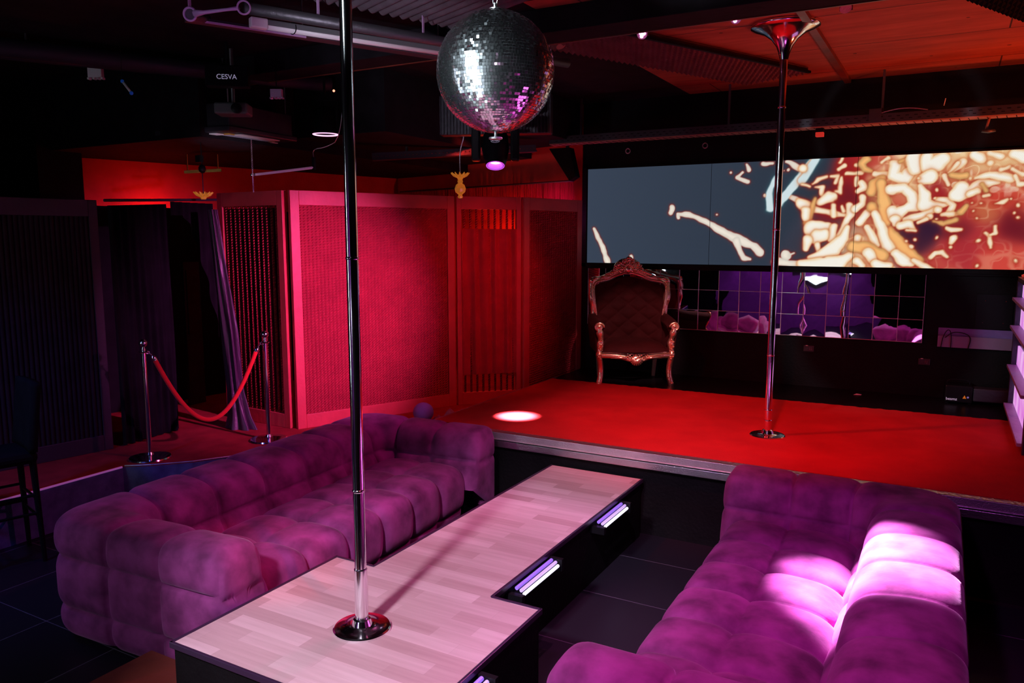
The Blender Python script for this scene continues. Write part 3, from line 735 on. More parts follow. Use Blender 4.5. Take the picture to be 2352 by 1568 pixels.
# carved crest
def vol(g, cx, cz, r0, turns, dirn, y=.515, w=.010, a0=0):
    pts = []
    for k in range(int(turns*14)):
        a = a0+dirn*k*2*PI/14; r = r0*(1-k/(turns*14))*1.0+.004; pts.append((cx+r*math.cos(a), y-.002*k*.3, cz+r*math.sin(a)))
    g.tube(pts, [w*(1-.5*k/len(pts)) for k in range(len(pts))], 6); g.sph((cx,y-.01,cz), w*1.3, 8)
g = G()
P = []
for k in range(25):
    a = PI*k/24; P.append((.155*math.cos(a)*(1.0), 1.13+.155*math.sin(a)**.8))
vs = [(x,.53,z) for x,z in P]+[(x,.56,z) for x,z in P]; n = len(P)
g.add(vs, [tuple(range(n)), tuple(reversed(range(n,2*n)))]+[(i,i+n,i+1+n,i+1) for i in range(n-1)]+[(n-1,2*n-1,n,0)])
for s in (-1,1):
    for (cx,cz,r,tn) in ((.042,1.245,.036,1.8),(.10,1.215,.036,1.7),(.14,1.155,.034,1.7),(.185,1.115,.030,1.6),(.065,1.165,.036,1.6),(.235,1.095,.024,1.5)):
        vol(g, s*cx, cz, r, tn, -s, y=.495, w=.013, a0=(0 if s>0 else PI))
    g.tube(chaikin([(s*.04,.49,1.125),(s*.12,.485,1.10),(s*.20,.48,1.075),(s*.27,.455,1.09),(s*.32,.45,1.07)],2), .017, 8)
    g.tube(chaikin([(s*.10,.49,1.145),(s*.17,.485,1.14),(s*.25,.47,1.105)],2), .012, 6)
    for k in range(8): g.sph((s*(.03+.018*k),.485,1.195-.010*k), .013, 8)
    g.tube([(s*.31,.44,1.07),(s*.37,.42,1.07),(s*.40,.405,1.05)], .022, 8)
vol(g, 0, 1.262, .032, 1.4, 1, y=.49, w=.013); g.sph((0,.485,1.165), .040, 14, (1,.6,1.15)); g.sph((0,.485,1.285), .020, 10)
for k in range(7):
    a = PI*(.15+.7*k/6); g.tube([(.03*math.cos(a),.48,1.165+.03*math.sin(a)),(.085*math.cos(a),.475,1.16+.085*math.sin(a))], [.012,.005], 6)
g.build('carved_crest', GOLD, TH, smooth='all')
g = G()
def nails(path, step=.014):
    P,_ = resample(path, step); g = G()
    for p in P: g.sph(tuple(p), .0045, 6)
    g.build('nail_trim', NAIL, TH, smooth='all')
nails(chaikin([(-.34,-.045,.342),(-.22,-.062,.340),(0,-.085,.322),(.22,-.062,.340),(.34,-.045,.342)],2))
nails([(p[0]*.93,p[1]-.045,p[2]-.03) for p in pts[6:-6]])
for s in (-1,1): nails([(s*.343,-.03,.36),(s*.338,-.03,.45),(s*.345,-.04,.53)])

# ------------------------------------------------------------ LED video wall
STROKES = [('c',[(-3.564,2.189,0.02),(-3.537,2.135,0.024),(-3.452,2.004,0.028),(-3.376,1.82,0.033)]),('c',[(-3.103,1.88,0.022)]),('c',[(-2.655,2.426,0.029),(-2.668,2.372,0.029)]),('c',[(-2.575,2.307,0.015),(-2.587,2.359,0.019),(-2.46,2.342,0.027),(-2.365,2.307,0.023),(-2.219,2.238,0.031),(-2.095,2.162,0.034),(-1.983,2.107,0.042),(-1.853,2.062,0.04),(-1.764,2.023,0.032),(-1.707,1.949,0.042)]),('c',[(-1.952,2.072,0.04),(-1.914,1.982,0.028),(-1.874,1.898,0.026),(-1.802,1.882,0.014)]),('c',[(-2.162,2.34,0.013)]),('c',[(-2.042,2.764,0.013)]),('c',[(-1.921,2.767,0.014),(-1.974,2.713,0.018),(-1.862,2.665,0.024)]),('c',[(-1.879,2.845,0.012),(-1.86,2.791,0.022)]),('c',[(-1.716,2.844,0.021),(-1.626,2.845,0.016)]),('c',[(-1.506,2.762,0.008)]),('c',[(-1.469,2.765,0.012)]),('c',[(-1.683,2.524,0.018)]),('c',[(-1.487,2.855,0.015),(-1.364,2.77,0.029),(-1.291,2.753,0.048)]),('c',[(-1.435,2.513,0.017),(-1.35,2.473,0.025),(-1.266,2.424,0.038)]),('c',[(-1.445,1.928,0.051)]),('c',[(-1.417,1.928,0.012),(-1.368,1.953,0.008)]),('c',[(-1.546,1.868,0.039),(-1.358,1.842,0.029),(-1.218,1.834,0.039)]),('b',[(-1.587,2.708,0.016),(-1.642,2.547,0.029),(-1.626,2.393,0.033)]),('b',[(-1.241,2.835,0.038),(-1.368,2.672,0.036),(-1.499,2.496,0.033),(-1.529,2.434,0.019)]),('b',[(-1.207,2.868,0.034),(-1.33,2.662,0.034)]),('c',[(-1.327,2.773,0.038)]),('c',[(-0.982,2.857,0.017),(-0.997,2.813,0.015)]),('c',[(-1.002,2.75,0.015),(-0.953,2.784,0.02)]),('c',[(-0.843,2.779,0.013)]),('c',[(-0.923,2.706,0.015),(-0.856,2.704,0.009),(-0.789,2.713,0.015)]),('t',[(-0.746,2.837,0.027),(-0.794,2.795,0.027),(-0.766,2.749,0.024),(-0.707,2.729,0.013)]),('c',[(-0.621,2.805,0.013),(-0.567,2.846,0.018)]),('c',[(-0.673,2.701,0.022),(-0.566,2.697,0.022)]),('c',[(-1.231,2.622,0.009),(-1.18,2.666,0.017),(-1.094,2.686,0.011)]),('c',[(-1.055,2.687,0.013),(-0.999,2.682,0.017),(-1.013,2.628,0.013)]),('c',[(-1.32,2.62,0.011),(-1.252,2.595,0.013)]),('c',[(-1.203,2.593,0.009),(-1.132,2.582,0.024),(-1.143,2.527,0.019)]),('c',[(-0.964,2.667,0.013),(-0.956,2.604,0.02),(-0.966,2.541,0.022),(-1.004,2.542,0.015)]),('c',[(-0.829,2.672,0.016),(-0.825,2.609,0.015)]),('c',[(-0.785,2.634,0.022),(-0.749,2.588,0.031),(-0.806,2.554,0.02)]),('t',[(-0.596,2.654,0.036),(-0.659,2.603,0.05),(-0.696,2.533,0.036)]),('c',[(-0.583,2.557,0.036),(-0.596,2.504,0.022)]),('c',[(-1.329,2.449,0.038),(-1.273,2.401,0.047),(-1.193,2.381,0.026),(-1.06,2.351,0.024),(-0.912,2.322,0.02)]),('c',[(-1.152,2.454,0.028),(-1.067,2.498,0.041),(-1.024,2.506,0.028)]),('c',[(-1.037,2.424,0.019),(-1.023,2.323,0.022)]),('c',[(-0.959,2.413,0.009),(-0.94,2.368,0.017)]),('c',[(-0.891,2.421,0.024),(-0.869,2.33,0.037),(-0.93,2.185,0.022),(-0.975,2.056,0.037),(-1.012,1.926,0.056)]),('c',[(-0.769,2.49,0.031),(-0.774,2.437,0.026),(-0.838,2.384,0.031)]),('c',[(-0.727,2.346,0.033),(-0.781,2.247,0.037)]),('t',[(-1.197,2.483,0.013),(-1.236,2.354,0.024),(-1.266,2.252,0.028)]),('c',[(-1.281,2.373,0.038),(-1.278,2.299,0.028)]),('c',[(-1.21,2.186,0.075),(-1.122,2.195,0.056),(-1.07,2.213,0.037)]),('c',[(-1.017,2.204,0.028),(-1.021,2.102,0.037)]),('c',[(-1.179,2.111,0.056),(-1.101,2.13,0.047)]),('c',[(-1.258,2.083,0.038),(-1.272,1.989,0.019)]),('c',[(-1.167,2.037,0.024),(-1.145,1.943,0.019)]),('c',[(-1.223,1.905,0.023),(-1.101,1.953,0.047),(-0.998,2.0,0.065),(-0.917,2.093,0.046),(-0.887,2.184,0.028)]),('c',[(-1.301,1.838,0.038),(-1.122,1.841,0.057),(-0.947,1.853,0.065),(-0.848,1.928,0.037)]),('t',[(-0.689,2.408,0.045),(-0.636,2.344,0.036),(-0.578,2.183,0.054),(-0.491,2.093,0.063),(-0.388,1.986,0.063),(-0.262,1.89,0.045)]),('t',[(-0.602,2.61,0.045),(-0.575,2.415,0.054),(-0.565,2.254,0.054)]),('c',[(-0.661,2.345,0.031),(-0.613,2.219,0.04),(-0.556,2.084,0.042),(-0.502,2.004,0.04)]),('c',[(-0.711,2.193,0.022),(-0.655,2.093,0.027),(-0.602,2.03,0.022)]),('c',[(-0.781,2.102,0.031),(-0.784,2.075,0.028)]),('t',[(-0.819,2.02,0.046),(-0.7,2.002,0.055),(-0.563,1.931,0.054)]),('c',[(-0.681,1.957,0.046),(-0.644,1.894,0.037)]),('c',[(-0.777,1.874,0.037),(-0.741,1.828,0.028)]),('c',[(-0.608,1.849,0.046),(-0.5,1.833,0.027)]),('c',[(-0.45,1.95,0.036),(-0.381,1.879,0.054),(-0.324,1.862,0.036)]),('c',[(-0.294,1.894,0.021),(-0.228,1.855,0.027),(-0.139,1.813,0.018)]),('c',[(-0.507,2.782,0.045),(-0.509,2.686,0.045),(-0.411,2.639,0.053),(-0.383,2.707,0.053)]),('t',[(-0.477,2.816,0.014),(-0.431,2.839,0.018),(-0.412,2.787,0.018)]),('c',[(-0.36,2.845,0.062),(-0.33,2.74,0.062)]),('c',[(-0.242,2.83,0.052),(-0.229,2.744,0.053),(-0.153,2.766,0.061),(-0.111,2.824,0.052)]),('c',[(-0.208,2.657,0.061),(-0.261,2.633,0.044)]),('c',[(-0.301,2.643,0.012)]),('c',[(-0.029,2.718,0.026),(0.042,2.783,0.034)]),('c',[(-0.05,2.694,0.012),(0.005,2.776,0.017)]),('c',[(-0.086,2.661,0.019),(-0.05,2.583,0.016)]),('c',[(-0.518,2.555,0.045),(-0.405,2.551,0.036),(-0.347,2.497,0.039),(-0.31,2.409,0.053),(-0.379,2.376,0.036),(-0.471,2.306,0.063),(-0.506,2.36,0.045)]),('c',[(-0.28,2.565,0.018),(-0.237,2.494,0.044),(-0.239,2.408,0.053),(-0.145,2.397,0.035),(-0.062,2.404,0.021)]),('c',[(-0.477,2.271,0.045),(-0.482,2.227,0.027)]),('c',[(-0.134,2.457,0.017),(-0.057,2.447,0.026),(-0.008,2.394,0.026),(-0.033,2.318,0.026),(0.035,2.317,0.012)]),('c',[(-0.094,2.31,0.012),(-0.003,2.317,0.017)]),('c',[(-0.388,2.261,0.027),(-0.272,2.304,0.03),(-0.158,2.354,0.026)]),('c',[(-0.127,2.354,0.03)]),('c',[(-0.186,2.303,0.026)]),('c',[(-0.284,2.243,0.012),(-0.215,2.277,0.016)]),('c',[(-0.433,2.209,0.036),(-0.362,2.226,0.036),(-0.32,2.181,0.021)]),('c',[(-0.375,2.173,0.013),(-0.303,2.168,0.012)]),('c',[(0.058,2.538,0.06),(0.016,2.488,0.061),(0.134,2.51,0.043),(0.204,2.567,0.043),(0.332,2.596,0.017)]),('c',[(0.171,2.626,0.014),(0.271,2.656,0.029),(0.358,2.645,0.037),(0.438,2.617,0.025)]),('c',[(0.114,2.485,0.026),(0.186,2.509,0.026)]),('c',[(0.268,2.477,0.012),(0.236,2.465,0.009)]),('c',[(0.235,2.536,0.012)]),('c',[(0.126,2.628,0.014)]),('c',[(0.346,2.703,0.019),(0.395,2.717,0.013)]),('c',[(0.425,2.699,0.013),(0.521,2.655,0.02)]),('c',[(0.457,2.641,0.013),(0.49,2.574,0.017),(0.527,2.573,0.017)]),('c',[(0.142,2.837,0.043),(0.188,2.801,0.042)]),('c',[(0.258,2.839,0.025),(0.332,2.811,0.025)]),('c',[(0.437,2.83,0.042),(0.51,2.802,0.05)]),('c',[(0.264,2.756,0.017)]),('t',[(-0.026,2.668,0.026),(0.087,2.655,0.026)]),('t',[(0.098,2.384,0.021),(0.057,2.333,0.026)]),('t',[(0.023,2.265,0.021),(-0.073,2.223,0.017),(-0.152,2.25,0.012)]),('c',[(0.317,2.401,0.008),(0.367,2.412,0.019),(0.401,2.436,0.01)]),('c',[(0.219,2.403,0.012)]),('c',[(0.141,2.408,0.01)]),('c',[(0.157,2.334,0.009)]),('c',[(0.187,2.274,0.01)]),('c',[(-0.134,2.272,0.01)]),('c',[(0.497,2.384,0.017)]),('c',[(0.505,2.281,0.013)]),('c',[(0.473,2.319,0.01)]),('c',[(-0.04,2.189,0.012),(-0.001,2.171,0.021),(0.067,2.175,0.009)]),('c',[(0.019,2.093,0.03),(0.003,2.05,0.017)]),('c',[(0.002,2.011,0.01)]),('c',[(-0.119,2.105,0.013)]),('c',[(-0.302,2.091,0.011)]),('c',[(-0.373,2.074,0.011)]),('c',[(-0.33,2.022,0.021)]),('c',[(-0.154,1.927,0.018),(-0.126,1.962,0.021),(-0.064,1.963,0.023),(-0.023,1.928,0.012)]),('c',[(0.216,2.064,0.017)]),('c',[(0.216,1.85,0.012)]),('c',[(0.518,1.893,0.012)]),('c',[(0.262,2.144,0.012),(0.298,2.11,0.015),(0.316,2.0,0.014)]),('c',[(0.3,2.123,0.009),(0.343,2.136,0.015),(0.331,2.203,0.012)]),('c',[(-0.146,2.535,0.01)]),('c',[(-0.154,2.466,0.01)]),('t',[(0.219,2.566,0.017),(0.251,2.515,0.014)]),('c',[(0.429,2.44,0.008)])]
BLOBS = [(-3.374,2.324,1.226,(66,75,90)),(-2.387,2.54,1.155,(62,70,84)),(-1.692,2.038,0.536,(52,55,70)),(-1.301,2.724,0.259,(48,50,62)),(-1.065,2.04,0.258,(60,50,60)),(-0.868,2.79,0.189,(150,30,35)),(-0.85,2.459,0.211,(110,25,35)),(-0.681,2.862,0.207,(190,60,50)),(-0.649,2.29,0.208,(190,110,80)),(-1.082,2.38,0.128,(130,30,40)),(-0.823,1.957,0.254,(235,200,160)),(-0.476,2.531,0.246,(215,160,110)),(-0.412,2.69,0.244,(235,210,170)),(-0.349,2.846,0.283,(235,210,170)),(0.007,2.79,0.237,(220,180,130)),(0.341,2.812,0.232,(225,190,140)),(0.014,2.673,0.139,(195,90,60)),(-0.15,2.522,0.1,(150,25,35)),(-0.303,2.104,0.184,(60,30,50)),(-0.201,2.204,0.122,(50,25,50)),(0.04,2.282,0.159,(185,50,50)),(0.299,2.471,0.195,(200,60,50)),(0.483,2.2,0.174,(100,20,35)),(0.222,2.123,0.197,(175,50,55)),(-0.074,1.884,0.202,(190,70,65)),(0.403,1.929,0.195,(205,70,60)),(0.061,1.965,0.14,(165,40,50)),(0.243,2.318,0.118,(190,110,70)),(-0.471,2.45,0.123,(190,60,50)),(-0.629,2.617,0.124,(200,110,70)),(-1.334,2.555,0.173,(46,48,60)),(0.688,2.461,0.303,(200,80,60)),(0.047,2.183,0.12,(90,25,40))]
def vnoise(x, y, seed, sc):
    r = np.random.default_rng(seed).random((64,64)); X = x*sc; Y_ = y*sc
    xi = np.floor(X).astype(int); yi = np.floor(Y_).astype(int); fx = X-xi; fy = Y_-yi
    fx = fx*fx*(3-2*fx); fy = fy*fy*(3-2*fy)
    a = r[xi%64, yi%64]; b = r[(xi+1)%64, yi%64]; c = r[xi%64, (yi+1)%64]; d = r[(xi+1)%64, (yi+1)%64]
    return (a*(1-fx)+b*fx)*(1-fy)+(c*(1-fx)+d*fx)*fy
def paint(x, z):
    W = np.zeros(x.shape); C = np.zeros((len(x),3))
    wx = x+.05*(vnoise(x,z,1,5)-.5)+.02*(vnoise(x,z,2,14)-.5); wz = z+.05*(vnoise(x,z,3,5)-.5)+.02*(vnoise(x,z,4,14)-.5)
    for bx, bz, r, c in BLOBS:
        w = np.exp(-((wx-bx)**2+(wz-bz)**2)/(r*.75)**2)*(1/(r+.05))+1e-9*np.exp(-((wx-bx)**2+(wz-bz)**2)**.5); W += w; C += w[:,None]*np.array(c)
    C /= W[:,None]
    slate = np.clip((-1.30+.55*(z-2.3)-x)*8, 0, 1)[:,None]
    base = np.array((60,71,89))+0*C
    lft = np.clip((x+3.6)/2.2,0,1)[:,None]; sl = base*(.93-.16*lft)
    C = C*(1-slate)+sl*slate
    # soft bright webbing on the fiery side
    w1 = 1-np.abs(vnoise(wx,wz,21,7)-.5)*2; w2 = 1-np.abs(vnoise(wx,wz,22,13)-.5)*2
    hot = np.clip((x+1.02+.35*(2.55-z))*3,0,1)*np.clip((C.sum(1)-250)/230,0,1)
    web = np.clip((np.maximum(w1,w2*.97)-.80)*7,0,1)*hot
    C = C*(1-.75*web[:,None])+np.array((242,214,170))*.75*web[:,None]
    dk = np.clip((.36-vnoise(wx,wz,31,10))*6,0,1)*hot; C = C*(1-.40*dk[:,None])+np.array((190,95,60))*.40*dk[:,None]
    # small floating flecks on the fiery side
    fl = (vnoise(x,z,11,17)*vnoise(x,z,12,9)); right = np.clip((x+.62)*3,0,1)*np.clip((z-2.42)*5,0,1)
    a = np.clip((fl-.42)*14,0,1)*right; C = C*(1-a[:,None])+np.array((236,222,200))*a[:,None]
    cols = {'c':(238,228,214),'t':(222,166,104),'b':(205,222,226)}
    NL = 18
    order = [(k,p,'h') for k,p in STROKES[:NL]]+[(k,p,'c') for k,p in STROKES[:NL]]+[(k,p,'hc') for k,p in STROKES[NL:]]
    for kind, pts, what in order:
        if kind == 'b': ro = 1.0
        d = np.full(x.shape, 9.)
        pts2 = pts if len(pts) > 1 else [pts[0], (pts[0][0]+.001, pts[0][1], pts[0][2])]
        x0 = min(p[0] for p in pts2)-.12; x1 = max(p[0] for p in pts2)+.12; z0 = min(p[1] for p in pts2)-.12; z1 = max(p[1] for p in pts2)+.12
        I = np.where((x>x0)&(x<x1)&(z>z0)&(z<z1))[0]
        if not len(I): continue
        px, pz = (wx[I]*.55+x[I]*.45), (wz[I]*.55+z[I]*.45); dd = np.full(len(I), 9.)
        if kind == 'b': px, pz = x[I], z[I]
        for (ax,az,ar),(bx,bz,br_) in zip(pts2[:-1], pts2[1:]):
            L2 = (bx-ax)**2+(bz-az)**2+1e-9; t_ = np.clip(((px-ax)*(bx-ax)+(pz-az)*(bz-az))/L2,0,1)
            dist = np.hypot(px-ax-t_*(bx-ax), pz-az-t_*(bz-az))-(ar+t_*(br_-ar))*(1.12 if 'hc' == what else 1.) - (.012*(vnoise(px,pz,41,22)-.5)); dd = np.minimum(dd, dist)
        core = np.clip(.5-dd/(.014 if what == 'hc' else .008),0,1); halo = np.exp(-np.clip(dd,0,9)/(.011 if what == 'hc' else .008))*.9
        if kind == 'b': hc = np.array((70,120,130)); 
        elif kind == 't': hc = np.array((185,95,60))
        else: hc = np.array((185,45,30))
        hc = hc*.85+.0; onlight = np.clip((C[I].mean(1)-120)/60,0,1)[:,None]
        hcol = hc*(1-onlight)+np.array((205,120,70))*onlight
        if 'h' in what: C[I] = C[I]*(1-halo[:,None])+hcol*halo[:,None]
        cc = np.array(cols[kind])*(1+.0*core[:,None])
        rim = np.clip(-dd/.03,0,1)[:,None]
        ccol = (cc*(.86+.14*rim) if what != 'hc' else np.array((232,196,150))*(1-rim)+np.array((244,238,226))*rim) if kind == 'c' else (cc*(.86+.25*rim) if kind == 't' else cc)
        if 'c' in what: C[I] = C[I]*(1-core[:,None])+ccol*core[:,None]
    return np.clip(C,0,255)
def srgb2lin(c): c = c/255; return np.where(c<=.04045, c/12.92, ((c+.055)/1.055)**2.4)
SCR = bpy.data.materials.new('led_pixels'); SCR.use_nodes = True
nt = SCR.node_tree; nt.nodes.clear()
out = nt.nodes.new('ShaderNodeOutputMaterial'); em = nt.nodes.new('ShaderNodeEmission'); at = nt.nodes.new('ShaderNodeAttribute'); at.attribute_name = 'pixels'
em.inputs['Strength'].default_value = 1.0; nt.links.new(em.outputs[0], out.inputs[0])
# the pixel grid of the LED modules, 12.5 mm pitch, staggered rows
tcl = nt.nodes.new('ShaderNodeTexCoord'); sx = nt.nodes.new('ShaderNodeSeparateXYZ'); nt.links.new(tcl.outputs['Object'], sx.inputs[0])
def mth(op, a, b=None):
    n = nt.nodes.new('ShaderNodeMath'); n.operation = op
    for k, v in enumerate((a, b)):
        if v is None: continue
        if isinstance(v, (int,float)): n.inputs[k].default_value = v
        else: nt.links.new(v, n.inputs[k])
    return n.outputs[0]
cxn = mth('COSINE', mth('MULTIPLY', sx.outputs[0], 2*PI/.0128)); czn = mth('COSINE', mth('MULTIPLY', sx.outputs[2], 2*PI/.0128))
fac = mth('ADD', mth('MULTIPLY', mth('MULTIPLY', cxn, czn), .42), 1.0)
sc_ = nt.nodes.new('ShaderNodeVectorMath'); sc_.operation = 'SCALE'; nt.links.new(at.outputs['Color'], sc_.inputs[0]); nt.links.new(fac, sc_.inputs['Scale'])
nt.links.new(sc_.outputs[0], em.inputs['Color'])
W = thing('led_video_wall', 'wide LED video wall showing pale strands on slate grey turning fiery red to the right', 'screen')
px0 = -3.642; pw = 1.408
for i in range(4):
    xa, xb = px0+i*pw+.002, px0+(i+1)*pw-.002; za, zb = 1.818, 2.868
    nxx, nzz = 255, 190
    X, Z = np.meshgrid(np.linspace(xa,xb,nxx), np.linspace(za,zb,nzz), indexing='ij')
    c = srgb2lin(paint(X.ravel(), Z.ravel()))
    V = np.stack([X.ravel(), np.full(X.size, 8.262), Z.ravel()],1)
    ii = np.arange(nxx-1)[:,None]*nzz+np.arange(nzz-1)[None,:]; F = np.stack([ii, ii+nzz, ii+nzz+1, ii+1], -1).reshape(-1,4)
    me = bpy.data.meshes.new('led_panel'); me.from_pydata(V, [], F.tolist()); me.update()
    ca = me.color_attributes.new('pixels', 'FLOAT_COLOR', 'POINT'); ca.data.foreach_set('color', np.c_[c, np.ones(len(c))].astype(np.float32).ravel())
    me.materials.append(SCR); o = bpy.data.objects.new('led_panel', me); COL.objects.link(o); o.parent = W
g = G(); g.box((-3.70,8.265,1.755),(2.05,8.298,2.885)); g.box((-3.70,8.25,1.775),(2.05,8.27,1.812)); g.box((-3.705,8.25,1.775),(-3.65,8.27,2.885))
for k in range(1,4): g.box((px0+k*pw-.002,8.2615,1.818),(px0+k*pw+.002,8.266,2.868))
g.build('bezel', BLACK, W)

# ------------------------------------------------------------ mirror tiles
t = thing('mirror_tiles', 'band of square mirror tiles with pale strips for edge glints on the back wall below the video wall', 'mirror')
g = G(); q = .2155
for i in range(16):
    for j in range(3):
        x0 = -3.63+i*q; z0 = 1.112+j*.217
        tx, tz = random.gauss(0,.006), random.gauss(0,.006); w = .1065; N_ = 5
        P = np.zeros((N_,N_,3))
        for a in range(N_):
            for b2 in range(N_):
                u = (a/(N_-1)*2-1); v = (b2/(N_-1)*2-1)
                P[a,b2] = (x0+q/2+u*w, 8.284+tx*u*.1+tz*v*.1+.0004*math.sin(3*u+i)*math.cos(2.5*v+j), z0+.1085+v*.1073)
        g.grid(P)
g.build('tile_glass', MIRROR, t, smooth='all')
g = G(); JT = mat('joint_glint', (.6,.55,.65), .4, .6, emit=(.30,.25,.36), estr=.0, bump=30)  # pale strips stand in for white glints on the bevelled tile edges
for i in range(5,17): g.box((-3.63+i*q-.0022,8.276,1.112),(-3.63+i*q+.0022,8.287,1.763))
for i in range(0,5): g.box((-3.63+i*q-.0012,8.277,1.112),(-3.63+i*q+.0012,8.287,1.763))
for j in range(4): g.box((-3.63+(2 if j else 4)*q,8.277,1.112+j*.217-.0018),(-3.63+16*q,8.287,1.112+j*.217+.0018))
g.build('joints', JT, t)
G().box((-3.64,8.288,1.105),(-.175,8.299,1.77)).build('backing_board', BLACK, t)

# ------------------------------------------------------------ stage right wall things
t = thing('wall_niche', 'open violet lit shelf box with loose black cable on the back wall', 'shelf', (-.05,8.299,1.09))
g = G(); g.box((0,-.02,-.004),(.60,.0,.0)); g.box((0,-.004,0),(.60,0,.175)); g.box((.592,-.05,0),(.6,0,.16)); g.box((0,-.05,0),(.006,0,.105)); g.build('box', PURPLEG, t)  # purple light inside the niche is put into the box colour
g = G(); g.box((.0,-.055,.0),(.60,-.047,.105)); g.build('front_board', mat('violet_grey_board',(.25,.16,.30),.6,bump=40), t)
g = G(); 
g.tube(chaikin([(.03,-.065,.0),(.04,-.07,.09),(.07,-.07,.165),(.10,-.07,.16),(.11,-.07,.09),(.11,-.065,.0)],2), .004, 6)
g.tube(chaikin([(.06,-.068,.09),(.12,-.07,.15),(.22,-.07,.14),(.27,-.07,.10),(.25,-.065,.0)],2), .004, 6)
g.build('loose_cable', BLACKG, t, smooth='all')
def socket(x, z, label):
    t = thing('wall_socket', label, 'socket', (x,8.3,z))
    G().box((-.05,-.012,-.03),(.05,0,.03)).build('plate', mat('socket_plate_%d' % int(abs(x)*100),(.03,.03,.035),.3,bump=20), t, bevel=.003)
    g = G(); 
    for dx in (.01,.025): 
        for dz in (-.008,.008): g.lathe([(.0022,-.001),(.0022,.002)], (dx,-.0135,dz), 8, axis=(0,-1,0))
    g.build('pin_holes', NAIL, t)
    G().box((-.03,-.018,.028),(-.01,-.01,.034)).build('cable_clip', WHITEPL, t)
socket(-.15,.93,'small black wall socket low on the back wall, right of the stage pole')
socket(-1.19,.985,'small black wall socket low on the back wall, directly behind the stage pole')
t = thing('junction_plate', 'square black cover plate with four bright screws on the wall above the violet shelf box', 'panel', (.36,8.3,1.44))
G().box((-.12,-.01,-.17),(.17,0,.15)).build('plate', BLACKG, t, bevel=.002)
g = G()
for x,z in ((-.05,.09),(.11,.09),(-.06,-.11),(.10,-.11)): g.sph((x,-.012,z), .0045, 8)
g.build('screws', NAIL, t)
# fog machine
t = thing('fog_machine', 'small black fog machine with white maker name and orange warning triangle, rear stage', 'fog machine', (.15,8.03,.601), math.radians(4))
g = G(); g.box((-.11,-.0,.012),(.11,.20,.17)); g.build('front_housing', BLACKG, t, bevel=.012)
g = G(); g.box((.115,.02,.03),(.42,.16,.15)); g.build('tank_housing', mat('dark_grey_box',(.03,.03,.045),.5,bump=30), t, bevel=.01)
for x in (-.09,.09,.38): G().box((x-.012,.02,0),(x+.012,.15,.03)).build('rubber_foot', BLKFAB, t)
text('maker_name', 'beamz', .035, TEXTW, t, (-.055,-.003,.045), (PI/2,0,0))
g = G(); g.add([(.032,-.003,.055),(.062,-.003,.055),(.047,-.003,.085),(.032,.001,.055),(.062,.001,.055),(.047,.001,.085)],[(0,1,2),(3,5,4),(0,3,4,1),(1,4,5,2),(2,5,3,0)]); g.build('warning_triangle', TEXTO, t)
g = G(); g.lathe([(.009,0),(.009,.002)],(.074,-.001,.068),14,axis=(0,-1,0)); g.build('round_badge', mat('lilac_print',(.3,.3,.6),.5,emit=(.1,.1,.3),estr=.4), t)
g = G(); g.tube(chaikin([(-.09,.1,.16),(-.09,.1,.21),(.09,.1,.21),(.09,.1,.16)],2), .006, 6); g.build('handle', BLACKG, t, smooth='all')
# fallen leaf-like scrap
g = G(); g.add([(-.725,8.02,.603),(-.66,8.04,.603),(-.655,8.055,.606),(-.70,8.05,.612)],[(0,1,2,3)]); o = g.build('paper_scrap', WHITEPL); o.modifiers.new('s','SOLIDIFY').thickness=.001
tag(o, 'tiny white paper scrap lying on the black rear stage floor', 'paper')
# glowing shelf unit at the right edge
t = thing('light_rack', 'black rack of glowing violet panels standing at the right edge of the stage', 'light rack', (.52,6.3,.601))
g = G(); g.box((0,1.60,0),(.12,1.68,1.17)); g.box((0,-.02,0),(.12,.05,1.17)); g.box((0,0,1.13),(.12,1.68,1.17)); g.box((0.06,0,0),(.12,1.68,1.15)); g.build('frame', mat('rack_frame',(.03,.025,.06),.4,bump=30), t, bevel=.004)
RP = mat('glowing_violet_panel', (.5,.2,.5), .5, emit=(.62,.20,.68), estr=1.0, bump=20)
nt_, bb = mix_nodes(RP); n1 = nt_.nodes.new('ShaderNodeTexNoise'); n1.inputs['Scale'].default_value = 4; tcc = nt_.nodes.new('ShaderNodeTexCoord'); nt_.links.new(tcc.outputs['Object'], n1.inputs['Vector'])
r1 = nt_.nodes.new('ShaderNodeValToRGB'); r1.color_ramp.elements[0].position=.3; r1.color_ramp.elements[0].color=(.55,.14,.62,1); r1.color_ramp.elements[1].position=.75; r1.color_ramp.elements[1].color=(.82,.48,.85,1)
nt_.links.new(n1.outputs['Fac'], r1.inputs['Fac']); nt_.links.new(r1.outputs['Color'], bb.inputs['Emission Color'])
for k, (z0, z1) in enumerate(((.08,.27),(.42,.58),(.76,.90),(1.0,1.1))):
    G().box((.04,.06,z0),(.055,1.6,z1)).build('glowing_panel', RP, t)
    G().box((-.03,.05,z0-.03),(.06,1.61,z0-.006)).build('shelf_lip', mat('lilac_lip_%d'%k,(.4,.25,.5),.4,bump=30), t, bevel=.003)
o = G().lathe([(.0,0),(.045,.004),(.05,.02),(.03,.03),(0,.034)], n=20).build('cap_lamp', REDGL, None, smooth='all', loc=(.58,7.75,1.772)); tag(o, 'small round red lamp on top of the violet light rack', 'lamp')

